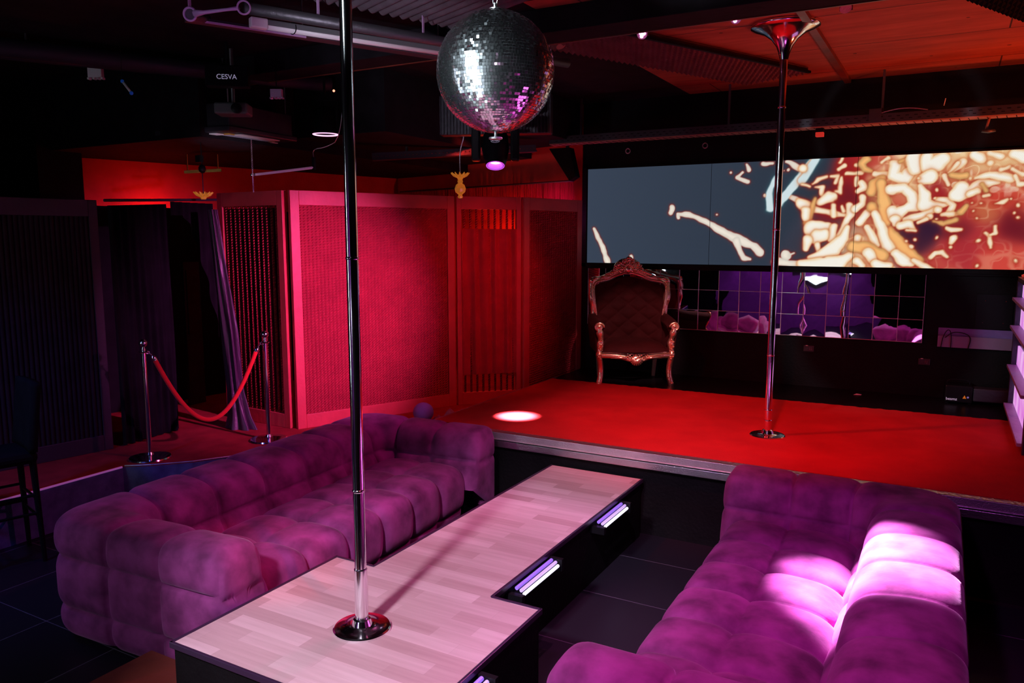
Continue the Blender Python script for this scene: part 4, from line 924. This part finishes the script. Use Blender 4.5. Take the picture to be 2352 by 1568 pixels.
# ------------------------------------------------------------ wall above the screen
tray = thing('cable_tray', 'long perforated black cable tray with ribbed underside above the video wall', 'cable tray', (0,7.9,0))
TRAYM = mat('black_tray_metal', (.06,.06,.075), .4, .5, bump=30); TRAYB = mat('orange_lit_tray_underside', (.45,.22,.16), .5, .2, bump=30)  # underside colour carries the orange light falling on the black tray
g = G(); g.box((-3.95,-.008,3.13),(2.4,0,3.205)); g.box((-3.95,.14,3.13),(2.4,.148,3.205)); g.build('side_rails', TRAYM, tray)
G().box((-3.95,0,3.118),(2.4,.14,3.13)).build('underside', TRAYB, tray)
g = G()
for k in range(90):
    x = -3.9+k*.0695; g.box((x,-.0105,3.175),(x+.028,-.0078,3.181)); g.box((x+.03,-.0105,3.150),(x+.055,-.0078,3.156)); g.beam((x,.0,3.117),(x+.012,.13,3.117),.005,.004)
g.build('slots', BLACK, tray)
for x in (-3.6,-2.0,-.62,.9,2.0): G().beam((x,.07,3.2),(x,.07,3.6),.02,.02).build('hanger_rod', DARKMET, tray)
g = G(); g.box((-.72,-.02,3.15),(-.62,-.008,3.25)); g.build('splice_plate', TRAYM, tray)
def ring(x, z, label):
    t = thing('eye_ring', label, 'ring', (x,8.305,z))
    pts = [(.026*math.cos(a), -.02, .026*math.sin(a)) for a in np.linspace(0,2*PI,20,endpoint=False)]
    G().tube(pts, .006, 8, closed=True).build('ring', STEEL, t, smooth='all'); G().tube([(0,0,.03),(0,-.02,.03)], .006, 8).build('stem', STEEL, t, smooth='all')
ring(-3.175,3.05,'small steel eye ring on the black wall above the left end of the video wall')
ring(-2.318,3.06,'small steel eye ring on the black wall left of the stage pole')
t = thing('hanging_lamp', 'small red lamp hanging below the cable tray right of the stage pole', 'lamp', (-1.14,7.95,3.0605))
G().box((-.035,-.03,.02),(.035,.03,.058)).build('housing', BLACKG, t, bevel=.004); G().box((-.035,-.032,-.02),(.035,.03,.02)).build('red_lens', REDGL, t, bevel=.004)
t = thing('hanging_lamp', 'small dark hanging lamp with orange lit stem below the cable tray at the right', 'lamp', (.22,7.97,3.02))
G().tube([(0,0,.10),(-.02,0,0.0)], .010, 8).build('stem', TRAYB, t, smooth='all'); G().lathe([(.0,0),(.05,-.004),(.055,-.02),(0,-.03)][::-1], n=24).build('shade', DARKMET, t, smooth='all')
o = G().beam((-.13,7.92,3.24),(-.12,7.92,3.30),.018,.006).build('cable_tag', WHITEPL); tag(o, 'small white tag standing above the right part of the cable tray', 'tag')
o = G().tube(chaikin([(-.62,7.88,3.21),(-.5,7.87,3.235),(-.38,7.87,3.235),(-.25,7.88,3.21)],2), .004, 6).build('loose_cable', STEEL, None, smooth='all'); tag(o, 'short shiny cable arching over the cable tray right of the pole', 'cable')
# black slanted speaker hanging at the left end of the screen
t = thing('hanging_speaker', 'black slanted loudspeaker hanging left of the video wall', 'speaker', (-3.88,8.12,2.76))
g = G(); vs = [(-.16,-.06,.34),(.10,-.06,.34),(.18,-.06,.02),(.10,-.06,-.03)]; vs2 = [(x,.06,z) for x,_,z in vs]
g.add(vs+vs2, [(0,3,2,1),(4,5,6,7),(0,1,5,4),(1,2,6,5),(2,3,7,6),(3,0,4,7)]); g.build('cabinet', BLACK, t, bevel=.006)
g = G(); g.beam((0,.10,.33),(0,.10,.84),.03,.03); g.beam((0,0,.33),(0,.11,.34),.03,.03); g.build('hanging_bracket', DARKMET, t)
# red fringe curtain on the left red wall, top right
fc = thing('fringe_curtain', 'red string fringe hanging on the red wall beside the video wall', 'curtain')
a = Vector((-3.80,8.25,0)); b_ = Vector((-6.9,9.08,0)); nn = (b_-a).normalized(); g = G(); NF = 420
for k in range(NF):
    p = a.lerp(b_, k/NF); r = random.uniform(-.006,.006); ln_ = random.uniform(.36,.42)
    g.beam((p.x+r,p.y-.03+r,2.74),(p.x+r+random.uniform(-.01,.01),p.y-.03,2.74-ln_),.007,.003,up=(0,1,0))
o = g.build('strings', REDCURT, fc); o['kind'] = 'stuff'
G().tube([(a.x,a.y-.03,2.745),(b_.x,b_.y-.03,2.745)], .012, 8).build('rail', DARKMET, fc)
# low dark board wall under fringe with violet light behind

# ------------------------------------------------------------ ceiling things
def oriented(o, x, y, z, ang): o.location = (x,y,z); o.rotation_euler = (0,0,ang); return o
# plywood batten and black beams
tag(G().box((-.985,5.1,3.565),(-.93,8.28,3.599)).build('ceiling_batten', REDBROWN, None), 'narrow wooden batten running along the plywood ceiling above the stage pole', 'batten')
tag(G().box((-9.0,4.78,3.44),(2.45,5.06,3.599)).build('ceiling_beam', CEILM, None, bevel=.005), 'black ceiling beam crossing above the front of the stage', 'beam')
tag(G().box((-9.0,5.06,3.435),(2.45,5.075,3.45)).build('beam_edge', REDBROWN, None), 'thin reddish strip along the lower edge of the black ceiling beam', 'strip')
def foam_pyramid(L, Wd, pitch, h):
    g = G(); nx = int(L/pitch); ny = int(Wd/pitch)
    for i in range(nx):
        for j in range(ny):
            x = i*pitch; y = j*pitch
            g.add([(x,y,0),(x+pitch,y,0),(x+pitch,y+pitch,0),(x,y+pitch,0),(x+pitch/2,y+pitch/2,-h)], [(0,1,4),(1,2,4),(2,3,4),(3,0,4)])
    g.box((0,0,0.001),(nx*pitch,ny*pitch,.035)); return g
ang = math.atan2(-.907,-.42)
t = oriented(thing('acoustic_foam', 'reddish pyramid acoustic foam strip on the ceiling left of the stage pole', 'acoustic foam'), -1.20,7.50,3.56, ang)
t.rotation_euler = (0,0,ang)
o = foam_pyramid(2.7,.66,.06,.035).build('foam_pyramids', FOAM, t); o.scale = (1,-1,1)
o.data.flip_normals()
g = G(); g.box((0,-.0,-.02),(2.7,.03,.0)); o = g.build('edge_bar', BLACK, t)
# ribbed foam near the mirror ball
t = oriented(thing('acoustic_foam', 'grey ribbed acoustic foam panel on the ceiling above the mirror ball', 'acoustic foam'), -3.12,4.76,3.57, math.atan2(-.924,-.383))
g = G(); Lr, Wr = 2.6, 1.55; nr = 34; P = np.zeros((nr*8+1, 2, 3)); u = np.linspace(0,1,nr*8+1); ph = (u*nr) % 1
P[:,:,0] = (u*Lr)[:,None]; P[:,0,1] = 0; P[:,1,1] = Wr; P[:,:,2] = (-.03*np.abs(np.sin(ph*PI)))[:,None]
g.grid(P); g.build('ribs', FOAM2, t, smooth='all'); G().box((0,0,0),(Lr,Wr,.028)).build('backing', FOAM2, t)
t = oriented(thing('acoustic_foam', 'dark acoustic foam strip on the ceiling at the top right corner', 'acoustic foam'), .36,6.55,3.56, math.atan2(-.907,-.42))
foam_pyramid(2.4,.6,.06,.035).build('foam_pyramids', BLKFAB, t)
# white tube light batten
t = thing('strip_light', 'long unlit white strip light hanging under the ceiling left of the mirror ball', 'light')
A_, B_ = Vector((-3.83,3.56,3.4)), Vector((-3.10,5.02,3.4)); d = (B_-A_).normalized()
G().beam(A_+Vector((0,0,.018)),B_+Vector((0,0,.018)),.05,.036).build('housing', GREYPL, t, bevel=.006)
G().tube([A_,B_], .022, 14).build('diffuser', WHITEPL, t, smooth='all')
G().beam(A_-d*.005+Vector((0,0,.008)),A_+d*.10+Vector((0,0,.008)),.056,.062).build('end_cap', WHITEPL, t, bevel=.008)
m1 = A_.lerp(B_,.16); G().tube([m1+Vector((0.03*math.cos(a),0,.01+.036*math.sin(a))) for a in np.linspace(0,2*PI,16,endpoint=False)], .003, 6, closed=True).build('tie', BLACK, t)
for f_ in (.2,.8): p = A_.lerp(B_,f_); G().tube([p+Vector((0,0,.03)),p+Vector((0,0,.2))], .004, 6).build('suspension_wire', STEEL, t)
# pipe clamp bracket with two rings
t = thing('pipe_bracket', 'violet lit metal bracket joining two round pipe ends, upper left', 'bracket')
R1 = Vector((-3.98,3.24,3.4)); R2 = Vector((-3.60,3.30,3.4)); ax = Vector((.489,-.873,-.15)).normalized()
LIL = mat('lilac_lit_metal', (.65,.45,.75), .45, .1, bump=40)  # violet light on the metal is put into its colour
def circ(c, r, axis, n=28):
    u = axis.orthogonal().normalized(); w = axis.cross(u); return [c+u*r*math.cos(a)+w*r*math.sin(a) for a in np.linspace(0,2*PI,n,endpoint=False)]
G().tube(circ(R1,.036,ax), .007, 8, closed=True).build('ring_clamp', LIL, t, smooth='all')
G().tube(circ(R2,.036,ax), .006, 8, closed=True).build('ring_clamp', LIL, t, smooth='all')
dd = (R2-R1).normalized(); G().tube([R1+dd*.036,R1+dd*.10,R2-dd*.12,R2-dd*.036],[.022,.012,.009,.012],8).build('bar', LIL, t, smooth='all')
G().tube([R1-ax*.0,R1-ax*.25], .032, 16).build('pipe_end', DARKMET, t, smooth=True)
G().beam(R1+Vector((-.0,.0,.036)),R1+Vector((0,0,.2)),.02,.004).build('drop_strap', LIL, t)
G().beam(R2+Vector((-.0,.0,.036)),R2+Vector((0,0,.2)),.02,.004).build('drop_strap', LIL, t)
t = thing('ceiling_pipe', 'dark round pipe running under the ceiling above the strip light', 'pipe')
G().tube([R2-ax*.01,R2-ax*.02+Vector((.55,1.2,.0)),R2+Vector((1.0,2.2,0))], .033, 18).build('pipe', DARKMET, t, smooth='all')
for f_ in (.35,.9): p = R2+Vector((.55,1.2,0))*f_; G().beam(p+Vector((-.02,0,.03)),p+Vector((-.02,0,.2)),.02,.004).build('hanger_strap', LIL, t)
t = thing('cable_channel', 'violet edged cable channel running behind the pipe bracket, upper left', 'cable tray')
G().beam((-4.15,3.35,3.42),(-3.35,5.0,3.42),.10,.02).build('channel', DARKMET, t, bevel=.003)
G().beam((-4.10,3.32,3.405),(-3.78,3.98,3.405),.012,.012).build('lip', LIL, t)
# long black ducts on the left
for k, (pa_, pb_, r) in enumerate((((-7.1,1.35,3.47),(-5.05,5.6,3.49),.07),((-7.04,2.25,3.47),(-5.80,4.36,3.47),.035))):
    t = thing('air_duct', ('larger' if k == 0 else 'smaller')+' dull black round duct under the ceiling at upper left', 'duct')
    G().tube([pa_,pb_], r, 20).build('duct', mat('duct_%d'%k,(.018,.014,.03),.6,.0,bump=12), t, smooth=True)
    for f_ in (.2,.5,.8):
        p = Vector(pa_).lerp(Vector(pb_),f_); G().tube([p,p+Vector((0,0,3.6-p.z))], .008, 6).build('hanger', DARKMET, t)
# junction boxes etc.  (positions measured along sight lines to the lowered ceiling)
def jbox(c, s, label, m=WHITEPL):
    t = thing('junction_box', label, 'junction box', c, math.radians(25))
    G().box((-.06*s,-.02,-.035*s),(.06*s,.02,.045*s)).build('body', m, t, bevel=.004)
    g = G()
    for x in (-.055,-.01,.025,.06): g.box((x*s-.008,-.025,-.052*s),(x*s+.010,.015,-.036*s))
    g.build('terminals', m, t, bevel=.002)
    G().tube([(0,0,.04*s),(0,0,3.6-c[2])], .004, 6).build('drop_wire', BLACKG, t)
jbox((-6.234,4.113,3.443), 1., 'white junction box hanging in the dark at upper left')
jbox((-4.86,4.76,3.26), .8, 'dim lilac junction box near the ceiling left of the front pole', LIL)
t = thing('blue_cylinder', 'tiny blue and white cylinder hanging at upper left below the junction box', 'fitting')
BL = mat('blue_plastic',(.05,.12,.6),.4,emit=(.0,.02,.12),estr=.5,bump=20)
p0 = Vector((-5.72,3.99,3.31)); p1 = Vector((-5.66,4.02,3.22)); G().tube([p0,p1], .009, 8).build('body', WHITEPL, t, smooth='all'); G().sph(p0,.014,10).sph(p1,.015,10).build('blue_ends', BL, t, smooth='all')
G().tube([p0,Vector((p0.x,p0.y,3.6))], .003, 6).build('drop_wire', BLACKG, t)
# sound limiter with white name
t = thing('sound_limiter', 'black sound limiter box with white CESVA lettering on the dark ceiling', 'sound limiter', (-4.96,4.345,3.33), math.radians(38))
G().box((-.16,.0,-.07),(.16,.10,.09)).build('box', BLACKG, t, bevel=.006)
text('lettering', 'CESVA', .052, TEXTW, t, (0,-.002,.0), (PI/2,0,0))
G().tube([(0,.05,.09),(0,.05,.27)], .012, 8).build('stem', BLACKG, t, smooth=True)
# air conditioning cassette
t = thing('air_conditioner', 'square ceiling air conditioner cassette with pale louvres and grey grille', 'air conditioner', (-5.79,5.06,2.99), math.radians(5))
CX = .43
G().box((-CX,-CX,.0),(CX,CX,.045)).box((-.4,-.4,.045),(.4,.4,.24)).build('body', mat('cassette_body',(.035,.03,.04),.35,bump=20), t, bevel=.01)
g = G(); 
for k in range(24): g.box((-.26,-.26+k*.0225,-.006),(.26,-.248+k*.0225,.002))
g.box((-.27,-.27,.0),(.27,.27,.004)); g.build('grille', mat('grille_grey',(.35,.32,.40),.5,bump=30), t)
for k in range(4):
    a = k*PI/2; g = G(); g.box((-.24,-.385,-.012),(.24,-.30,-.004)); o = g.build('louvre', WHITEPL, t, bevel=.002); o.rotation_euler = (0,0,a)
for sx,sy in ((-.36,-.36),(.36,-.36),(.36,.36),(-.36,.36)): G().tube([(sx,sy,.2),(sx,sy,.61)], .005, 6).build('threaded_rod', STEEL, t)
g = G(); 
for k in range(4):
    a = k*PI/2+PI/4; g.beam((.285*math.sqrt(2)*math.cos(a),.285*math.sqrt(2)*math.sin(a),-.004),(.285*math.sqrt(2)*math.cos(a+PI/2),.285*math.sqrt(2)*math.sin(a+PI/2),-.004),.012,.01)
g.build('gilded_frame_strip', YELW, t)
# projector
t = thing('projector', 'grey projector mounted above the air conditioner', 'projector', (-5.13,4.55,3.12), math.radians(35))
G().box((-.13,-.10,-.04),(.13,.10,.05)).build('housing', GREYPL, t, bevel=.015); G().lathe([(.04,0),(.04,.03),(.03,.035)],(.05,-.1,0),20,axis=(0,-1,0)).build('lens', BLACKG, t, smooth=True)
G().tube([(0,0,.05),(0,0,.48)], .015, 8).build('ceiling_mount', STEEL, t, smooth=True)
# par lamp behind the pole
t = thing('par_lamp', 'black can spotlight with glowing pink rim left of the front pole', 'spotlight', (-4.97,5.44,3.02), math.radians(20))
G().lathe([(.06,.24),(.09,.20),(.10,.04),(.115,.0)], n=36, caps=False).build('can', BLACKG, t, smooth=True)
G().lathe([(.10,.002),(.108,-.004),(.116,.002),(.108,.008),(.10,.002)], n=36, caps=False).build('glowing_rim', mat('pink_rim_glow',(.3,.1,.2),.4,emit=(1,.45,.75),estr=2.0), t, smooth='all')
G().lathe([(.0,.05),(.09,.05),(.09,.055),(.0,.055)], n=24, caps=False).build('lens', mat('teal_lens',(.1,.3,.32),.2,emit=(.05,.12,.14),estr=.6), t)
g = G(); g.tube([(-.105,0,.12),(-.12,0,.3),(.12,0,.3),(.105,0,.12)], .01, 8); g.tube([(0,0,.3),(0,0,.57)], .012, 8); g.build('yoke', BLACKG, t, smooth=True)
o = G().sph((0,0,0), .011, 10).build('standby_led', REDLED, None, smooth='all', loc=(-4.93,5.52,3.41)); tag(o, 'tiny glowing red light near the ceiling just left of the front pole', 'light')
# slim unlit tube with chain near the far wall
t = thing('tube_lamp', 'slim unlit fluorescent tube hanging over the red screens', 'light')
a = Vector((-5.53,5.08,2.66)); b_ = Vector((-4.99,5.30,2.72)); G().tube([a,b_], .012, 10).build('tube', WHITEPL, t, smooth=True)
G().sph(a,.016,10).sph(a.lerp(b_,.05),.015,10).build('end_cap', NAIL, t, smooth='all'); G().box((b_.x-.012,b_.y-.012,b_.z-.02),(b_.x+.012,b_.y+.012,b_.z+.09)).build('holder', BLACKG, t)
G().tube(chaikin([(b_.x,b_.y,b_.z+.08),(b_.x-.01,b_.y,b_.z+.16),(b_.x+.1,b_.y+.04,b_.z+.17),(b_.x+.25,b_.y+.08,2.96),(b_.x+.3,b_.y+.1,3.6)],2), .003, 6).build('cord', STEEL, t, smooth='all')
g = G(); c0 = Vector((-5.50,5.06,0)); z = 2.955; k = 0
while z > 2.50:
    pts = []
    for q in range(10):
        aa = 2*PI*q/10; x = .006*math.cos(aa); zz = .012*math.sin(aa); pts.append((c0.x+x*(1-k%2), c0.y+x*(k%2), z+zz))
    g.tube(pts, .0022, 5, closed=True); z -= .02; k += 1
tag(g.build('hanging_chain', STEEL, None, smooth='all'), 'thin steel chain hanging from the air conditioner down to the red screen', 'chain')
# amber pendants
def pendant(x, y, z, top, label, big=True):
    t = thing('amber_pendant', label, 'pendant lamp', (x,y,z), 0)
    g = G()
    for k in range(12):
        a = 2*PI*k/12; g.tube([(.03*math.cos(a),.03*math.sin(a),.0),(.06*math.cos(a),.06*math.sin(a),.012),(.085*math.cos(a),.085*math.sin(a),.034)], [.012,.010,.005], 6)
    g.lathe([(.02,-.03),(.035,0),(.02,.02)], n=14); g.build('glass_petals', AMBER, t, smooth='all')
    if big:
        g = G(); g.lathe([(.0,-.20),(.02,-.195),(.024,-.18),(.016,-.165),(.045,-.14),(.052,-.11),(.04,-.075),(.02,-.06),(.026,-.045),(.018,-.02)], n=12); g.build('glass_drop', AMBER, t, smooth=False)
        G().tube(chaikin([(0,0,.02),(-.005,0,.18),(.01,0,.27),(.05,0,.36),(.10,0,top-z)],2), .005, 6).build('cord', STEEL, t, smooth='all')
    else:
        g = G(); g.sph((0,0,.24), .032, 14, (1,1,1.25)); g.lathe([(.004,.02),(.004,.21)], n=8); g.box((-.06,-.02,.30),(.0,.02,.36)); g.build('black_stem', BLACKG, t, smooth=True)
        G().tube([(0,0,.27),(0,0,top-z)], .004, 6).build('cord', BLACKG, t)
    return t
pendant(-3.995,6.15,2.66,3.6,'amber glass pendant lamp hanging before the red wall, left of the moving head light')
pendant(-5.93,4.87,2.475,2.95,'amber glass pendant lamp mostly hidden behind the black drape, far left', False)
# moving head light
t = thing('moving_head_light', 'black moving head spotlight under the mirror ball with glowing violet lens', 'stage light', (-3.21,5.46,2.78), math.radians(29))
R_ = Matrix.Rotation(math.radians(-24), 3, 'X')
prof = [(.0,.17),(.085,.165),(.10,.13),(.108,.02),(.095,-.06),(.075,-.125),(.06,-.125)]
g = G(); vs0 = G().lathe([(a,z) for a,z in prof], n=40, caps=False)
g.v = [tuple(R_ @ Vector(p)) for p in vs0.v]; g.f = vs0.f; g.m = vs0.m; g.build('head', BLACKG, t, smooth=True)
def rl(pr, nm, m, n=36):
    q = G().lathe(pr, n=n, caps=False); q.v = [tuple(R_ @ Vector(p)) for p in q.v]; return q.build(nm, m, t, smooth=True)
rl([(.074,-.126),(.064,-.128),(.050,-.10),(.048,-.08)], 'violet_lens_ring', LENSV)
rl([(.05,-.085),(.0,-.085)], 'lens', LENSW)
for s in (-1,1):
    G().box((s*.155-.035,-.06,-.075),(s*.155+.035,.06,.22)).build('yoke_arm', BLACKG, t, bevel=.015)
G().box((-.18,-.07,.20),(.18,.07,.27)).build('yoke_bridge', BLACKG, t, bevel=.01)
G().box((-.15,-.13,.29),(.15,.13,.40)).build('base', BLACKG, t, bevel=.01)
g = G(); g.tube([(0,0,.40),(0,0,.82)], .02, 8); g.build('clamp', DARKMET, t)
rr_ = R_.to_euler(); N3 = R_ @ Vector((0,-.107,.035))
text('logo_lettering', 'AYRA', .022, TEXTW, t, tuple(N3+Vector((0,-.003,0))), (PI/2-math.radians(24),0,0))
pts = [N3 + R_ @ Vector((.034*math.cos(a), -.001+.0045*math.cos(a)**2*1.2, .017*math.sin(a))) for a in np.linspace(0,2*PI,28,endpoint=False)]
G().tube(pts, .0009, 5, closed=True).build('logo_oval', TEXTW, t)
# ribbed black fixture behind the ball
t = thing('ribbed_floodlight', 'wide black ribbed floodlight housing partly hidden behind the mirror ball', 'floodlight', (-3.59,6.1,3.16), math.radians(20))
G().box((-.50,-.02,-.15),(.50,.12,.19)).build('housing', mat('ribbed_black',(.02,.02,.03),.4,bump=20), t, bevel=.006)
g = G()
for k in range(34): g.box((-.49+k*.0292,-.045,-.145),(-.484+k*.0292,-.02,.185))
g.build('cooling_fins', mat('fin_black',(.03,.03,.04),.35,.3,bump=20), t)
for sx in (-.3,.3): G().tube([(sx,.05,.19),(sx,.05,.44)], .015, 8).build('hanger', DARKMET, t)
t = thing('cable_tray', 'perforated black cable tray at ceiling height behind the moving head light', 'cable tray')
g = G(); a = Vector((-5.3,6.5,2.90)); b_ = Vector((-4.05,7.75,3.04)); g.beam(a,b_,.14,.012); g.beam(a+Vector((.04,-.06,.03)),b_+Vector((.04,-.06,.03)),.008,.07); g.build('tray', TRAYM, t)
g = G()
for k in range(44):
    p = a.lerp(b_, (k+.5)/44)+Vector((.046,-.068,.03)); g.sph(p, .006, 6)
g.build('slots', NAIL, t)
for f_ in (.2,.8): p = a.lerp(b_,f_); G().beam(p,(p.x,p.y,3.6),.02,.02).build('hanger_rod', DARKMET, t)
# small spotlights on arms
def mini(x, y, z, to, label, lens, tube=False):
    t = thing('mini_spotlight', label, 'spotlight', (x,y,z))
    d = (Vector(to)-Vector((x,y,z))).normalized()
    G().lathe([(.030,-.09),(.034,-.03),(.036,.0)], n=20, axis=d, caps=True).build('can', STEEL if not lens else mat('spot_can',(.35,.2,.3),.35,.7), t, smooth=True)
    if lens:
        q = G(); u = d.orthogonal().normalized(); w = d.cross(u)
        for k in range(3):
            a = 2*PI*k/3+.4; q.sph(d*.004+u*.014*math.cos(a)+w*.014*math.sin(a), .012, 10)
        q.build('led_lens', LENSP, t, smooth='all')
    g = G(); g.tube([(-.035,0,-.0)+Vector((0,0,0))*0 if False else (-.035,.02,-.01),(-.035,.02,3.6-z)], .005, 6); g.tube([(.035,.02,-.01),(.035,.02,3.6-z)], .005, 6); g.tube([(-.037,.02,.04),(.037,.02,.04)], .005, 6); g.build('bracket', mat('spot_bracket',(.3,.12,.12),.4,.5), t)
    return t
mini(-1.948,5.31,3.49,(-1.2,2.2,1.6),'lit pink spotlight on the ceiling, left one of the pair over the stage front',True)
mini(-1.312,5.31,3.51,(-.9,2.2,1.6),'lit pink spotlight on the ceiling, right one of the pair beside the pole flare',True)
mini(-.673,5.5,3.53,(-.3,4.6,2.3),'unlit silver spotlight at the top edge right of the pole flare',False)
mini(-2.66,5.5,3.53,(-2.2,5.3,2.6),'unlit spotlight tinted violet just right of the mirror ball',False)
# white lamp and seats at the camera side, seen in the mirror tiles
t = thing('wall_lamp', 'bright white lamp on the violet rear wall, seen only in the mirror tiles', 'lamp', (-2.45,-3.05,1.27))
G().box((-.55,-.1,-.07),(.55,0,.07)).build('housing', WHITEPL, t, bevel=.01)
G().box((-.5,0,-.05),(.5,.02,.05)).build('diffuser', mat('white_diffuser_glow',(.8,.8,.8),.5,emit=(.8,.9,1),estr=6), t)

t = thing('added_glow_column', 'added unseen white glow column behind the viewer, for streaks in the chrome', 'light', (-5.75,-.7,.351), math.radians(-45))  # added out of view to put a vertical streak on the chrome
G().box((-.14,-.08,0),(.14,.0,2.5)).build('housing', BLACKG, t, bevel=.01)
G().box((-.11,.0,.3),(.11,.02,2.4)).build('diffuser', mat('cool_column_glow',(.8,.8,.8),.5,emit=(.8,.9,1),estr=10), t)
# ------------------------------------------------------------ light
wd = bpy.data.worlds.new('club_dark'); SC.world = wd; wd.use_nodes = True
wd.node_tree.nodes['Background'].inputs[0].default_value = (.02,.015,.035,1); wd.node_tree.nodes['Background'].inputs[1].default_value = .1


tag(G().beam((-6.93,5.47,2.77),(-6.60,5.66,2.79),.02,.03).beam((-6.9,5.487,2.78),(-6.9,5.487,2.955),.01,.01).beam((-6.63,5.643,2.79),(-6.63,5.643,2.955),.01,.01).build('ceiling_gleam_strip', YELW, None), 'short gold strip in place of a light gleam, dark ceiling edge, far left', 'strip')  # gold piece added where light gleams on the ceiling edge
PINK = (1,.22,.42); RED = (1,.02,.022); MAG = (1,.16,.85)
spot('white_pink_key', (-1.55,-.7,3.35), (-2.05,2.7,.4), (1,.83,1), 840, 34, .7, .16)
spot('pink_spot_left', (-1.95,5.27,3.44), (-2.2,2.6,.4), (1,.20,.55), 125, 60, .6, .025)
spot('pink_spot_right', (-1.31,5.27,3.46), (-1.7,2.6,.4), (1,.20,.58), 125, 60, .6, .025)
spot('sofa_beam', (-2.3,5.35,3.36), (-.22,3.78,.54), (1,.64,.96), 15000, 14.5, .9, .03)
spot('sofa_magenta_wash', (-.9,.4,3.4), (-.45,2.6,.5), (1,.16,.80), 330, 50, .9, .10)
spot('sofa_violet_wash', (-.8,1.6,3.4), (-.5,4.6,.5), (.62,.12,1), 55, 50, .9, .10)
spot('stage_red_front', (-.9,4.0,3.38), (-1.25,6.4,.6), RED, 195, 62, .9, .03)
spot('stage_red_side', (-2.9,4.5,3.38), (-1.5,6.2,.6), RED, 190, 70, .9, .03)
spot('moving_head_beam', (-3.2,5.44,2.6), (-3.1,5.62,.6), (1,.60,.85), 9000, 11, .8, .03)
spot('screen_magenta_wash', (-.5,4.3,2.72), (-5.15,5.3,1.35), (1,.17,.74), 1500, 36, 1, .06)
spot('booth_red_wash', (-2.2,6.1,3.38), (-4.4,6.7,1.3), RED, 110, 50, .9, .08)
point('booth_inner_orange', (-4.9,8.1,1.9), (1,.07,.02), 16, .05)
point('fringe_violet', (-3.98,8.1,2.30), (1,.12,.75), 3, .05)
spot('armrest_red', (.6,1.2,3.3), (-2.9,2.72,.52), (1,.03,.07), 330, 10, .6, .04)
spot('left_sofa_magenta', (-1.2,4.7,3.38), (-3.6,3.9,.5), (1,.08,.42), 140, 50, .9, .06)
point('booth_wall_glow', (-7.72,5.75,2.30), (1,.035,.01), 9, .08)
spot('back_wall_red', (-4.0,6.5,3.3), (-4.9,8.6,2.6), (1,.03,.02), 130, 70, .8, .08)
spot('ceiling_orange_up', (1.6,7.0,1.1), (.2,6.6,3.6), (1,.10,.03), 210, 95, .7, .08)
spot('floor_blue', (-4.9,1.2,2.9), (-5.4,2.9,.1), (.14,.16,1), 90, 75, .9, .12)
spot('violet_ceiling', (-3.0,1.6,2.6), (-3.9,3.3,3.4), (.85,.25,1), 14, 24, .8, .05)
spot('strip_wash', (-2.5,1.6,2.5), (-3.4,4.5,3.4), (.88,.78,1), 150, 34, .9, .06)
spot('ball_white', (-2.45,-.2,2.6), (-1.73,2.95,2.8), (.80,.92,1), 700, 10, .4, .04)
spot('ball_white_high', (-2.3,.45,3.52), (-1.73,2.95,2.8), (.80,.95,1), 420, 16, .4, .04)
spot('ball_white_low', (-2.3,.45,.9), (-1.73,2.95,2.8), (.80,.95,1), 420, 14, .4, .04)
spot('rear_violet', (-3.0,-1.6,2.9), (-3.2,-3.2,.9), (.62,.16,.85), 120, 90, .7, .12)
spot('throne_warm', (-1.0,4.6,3.3), (-2.75,7.6,1.2), (1,.50,.55), 480, 16, .6, .04)
spot('stage_edge_wash', (-.9,1.6,3.4), (-2.0,5.1,.55), (1,.60,.92), 300, 34, .9, .06)
spot('tray_orange', (1.3,5.9,1.5), (.1,7.97,3.12), (1,.16,.03), 120, 50, .9, .06)
spot('cassette_wash', (-4.3,3.4,1.6), (-5.79,5.06,2.99), (.9,.75,1), 130, 16, .9, .06)
spot('sofa_end_mauve', (-4.3,-1.2,2.8), (-3.7,2.2,.35), (1,.62,.95), 45, 34, .9, .15)

# ------------------------------------------------------------ pieces that belong to a part go one level deeper
NEST = {'fog_machine': {'front_housing': ('maker_name','warning_triangle','round_badge','handle')}, 'sound_limiter': {'box': ('lettering',)},
 'moving_head_light': {'head': ('violet_lens_ring','lens','logo_lettering','logo_oval')}, 'wall_socket': {'plate': ('pin_holes','cable_clip')},
 'junction_plate': {'plate': ('screws',)}, 'dancing_pole': {'shaft': ('joint_ring','lower_sleeve')}, 'mirror_ball': {'core': ('mirror_facet_skin','top_cap','bottom_hook')},
 'throne_armchair': {'back_frame': ('carved_crest',)}, 'strip_light': {'housing': ('end_cap','tie')}, 'mini_spotlight': {'can': ('led_lens',)},
 'par_lamp': {'can': ('glowing_rim','lens')}, 'projector': {'housing': ('lens',)}, 'air_conditioner': {'body': ('louvre','grille','gilded_frame_strip')},
 'ribbed_floodlight': {'housing': ('cooling_fins',)}, 'cable_tray': {'side_rails': ('slots','splice_plate')}, 'barrier_post': {'collar': ('hook_ring',)}, 'tufted_sofa': {'base': ('foot',)}}
base = lambda n: n.split('.')[0]
for root in [o for o in SC.objects if o.parent is None and base(o.name) in NEST]:
    for par, kids in NEST[base(root.name)].items():
        P_ = [c for c in root.children if base(c.name) == par]
        if not P_: continue
        for c in list(root.children):
            if base(c.name) in kids: c.parent = P_[0]
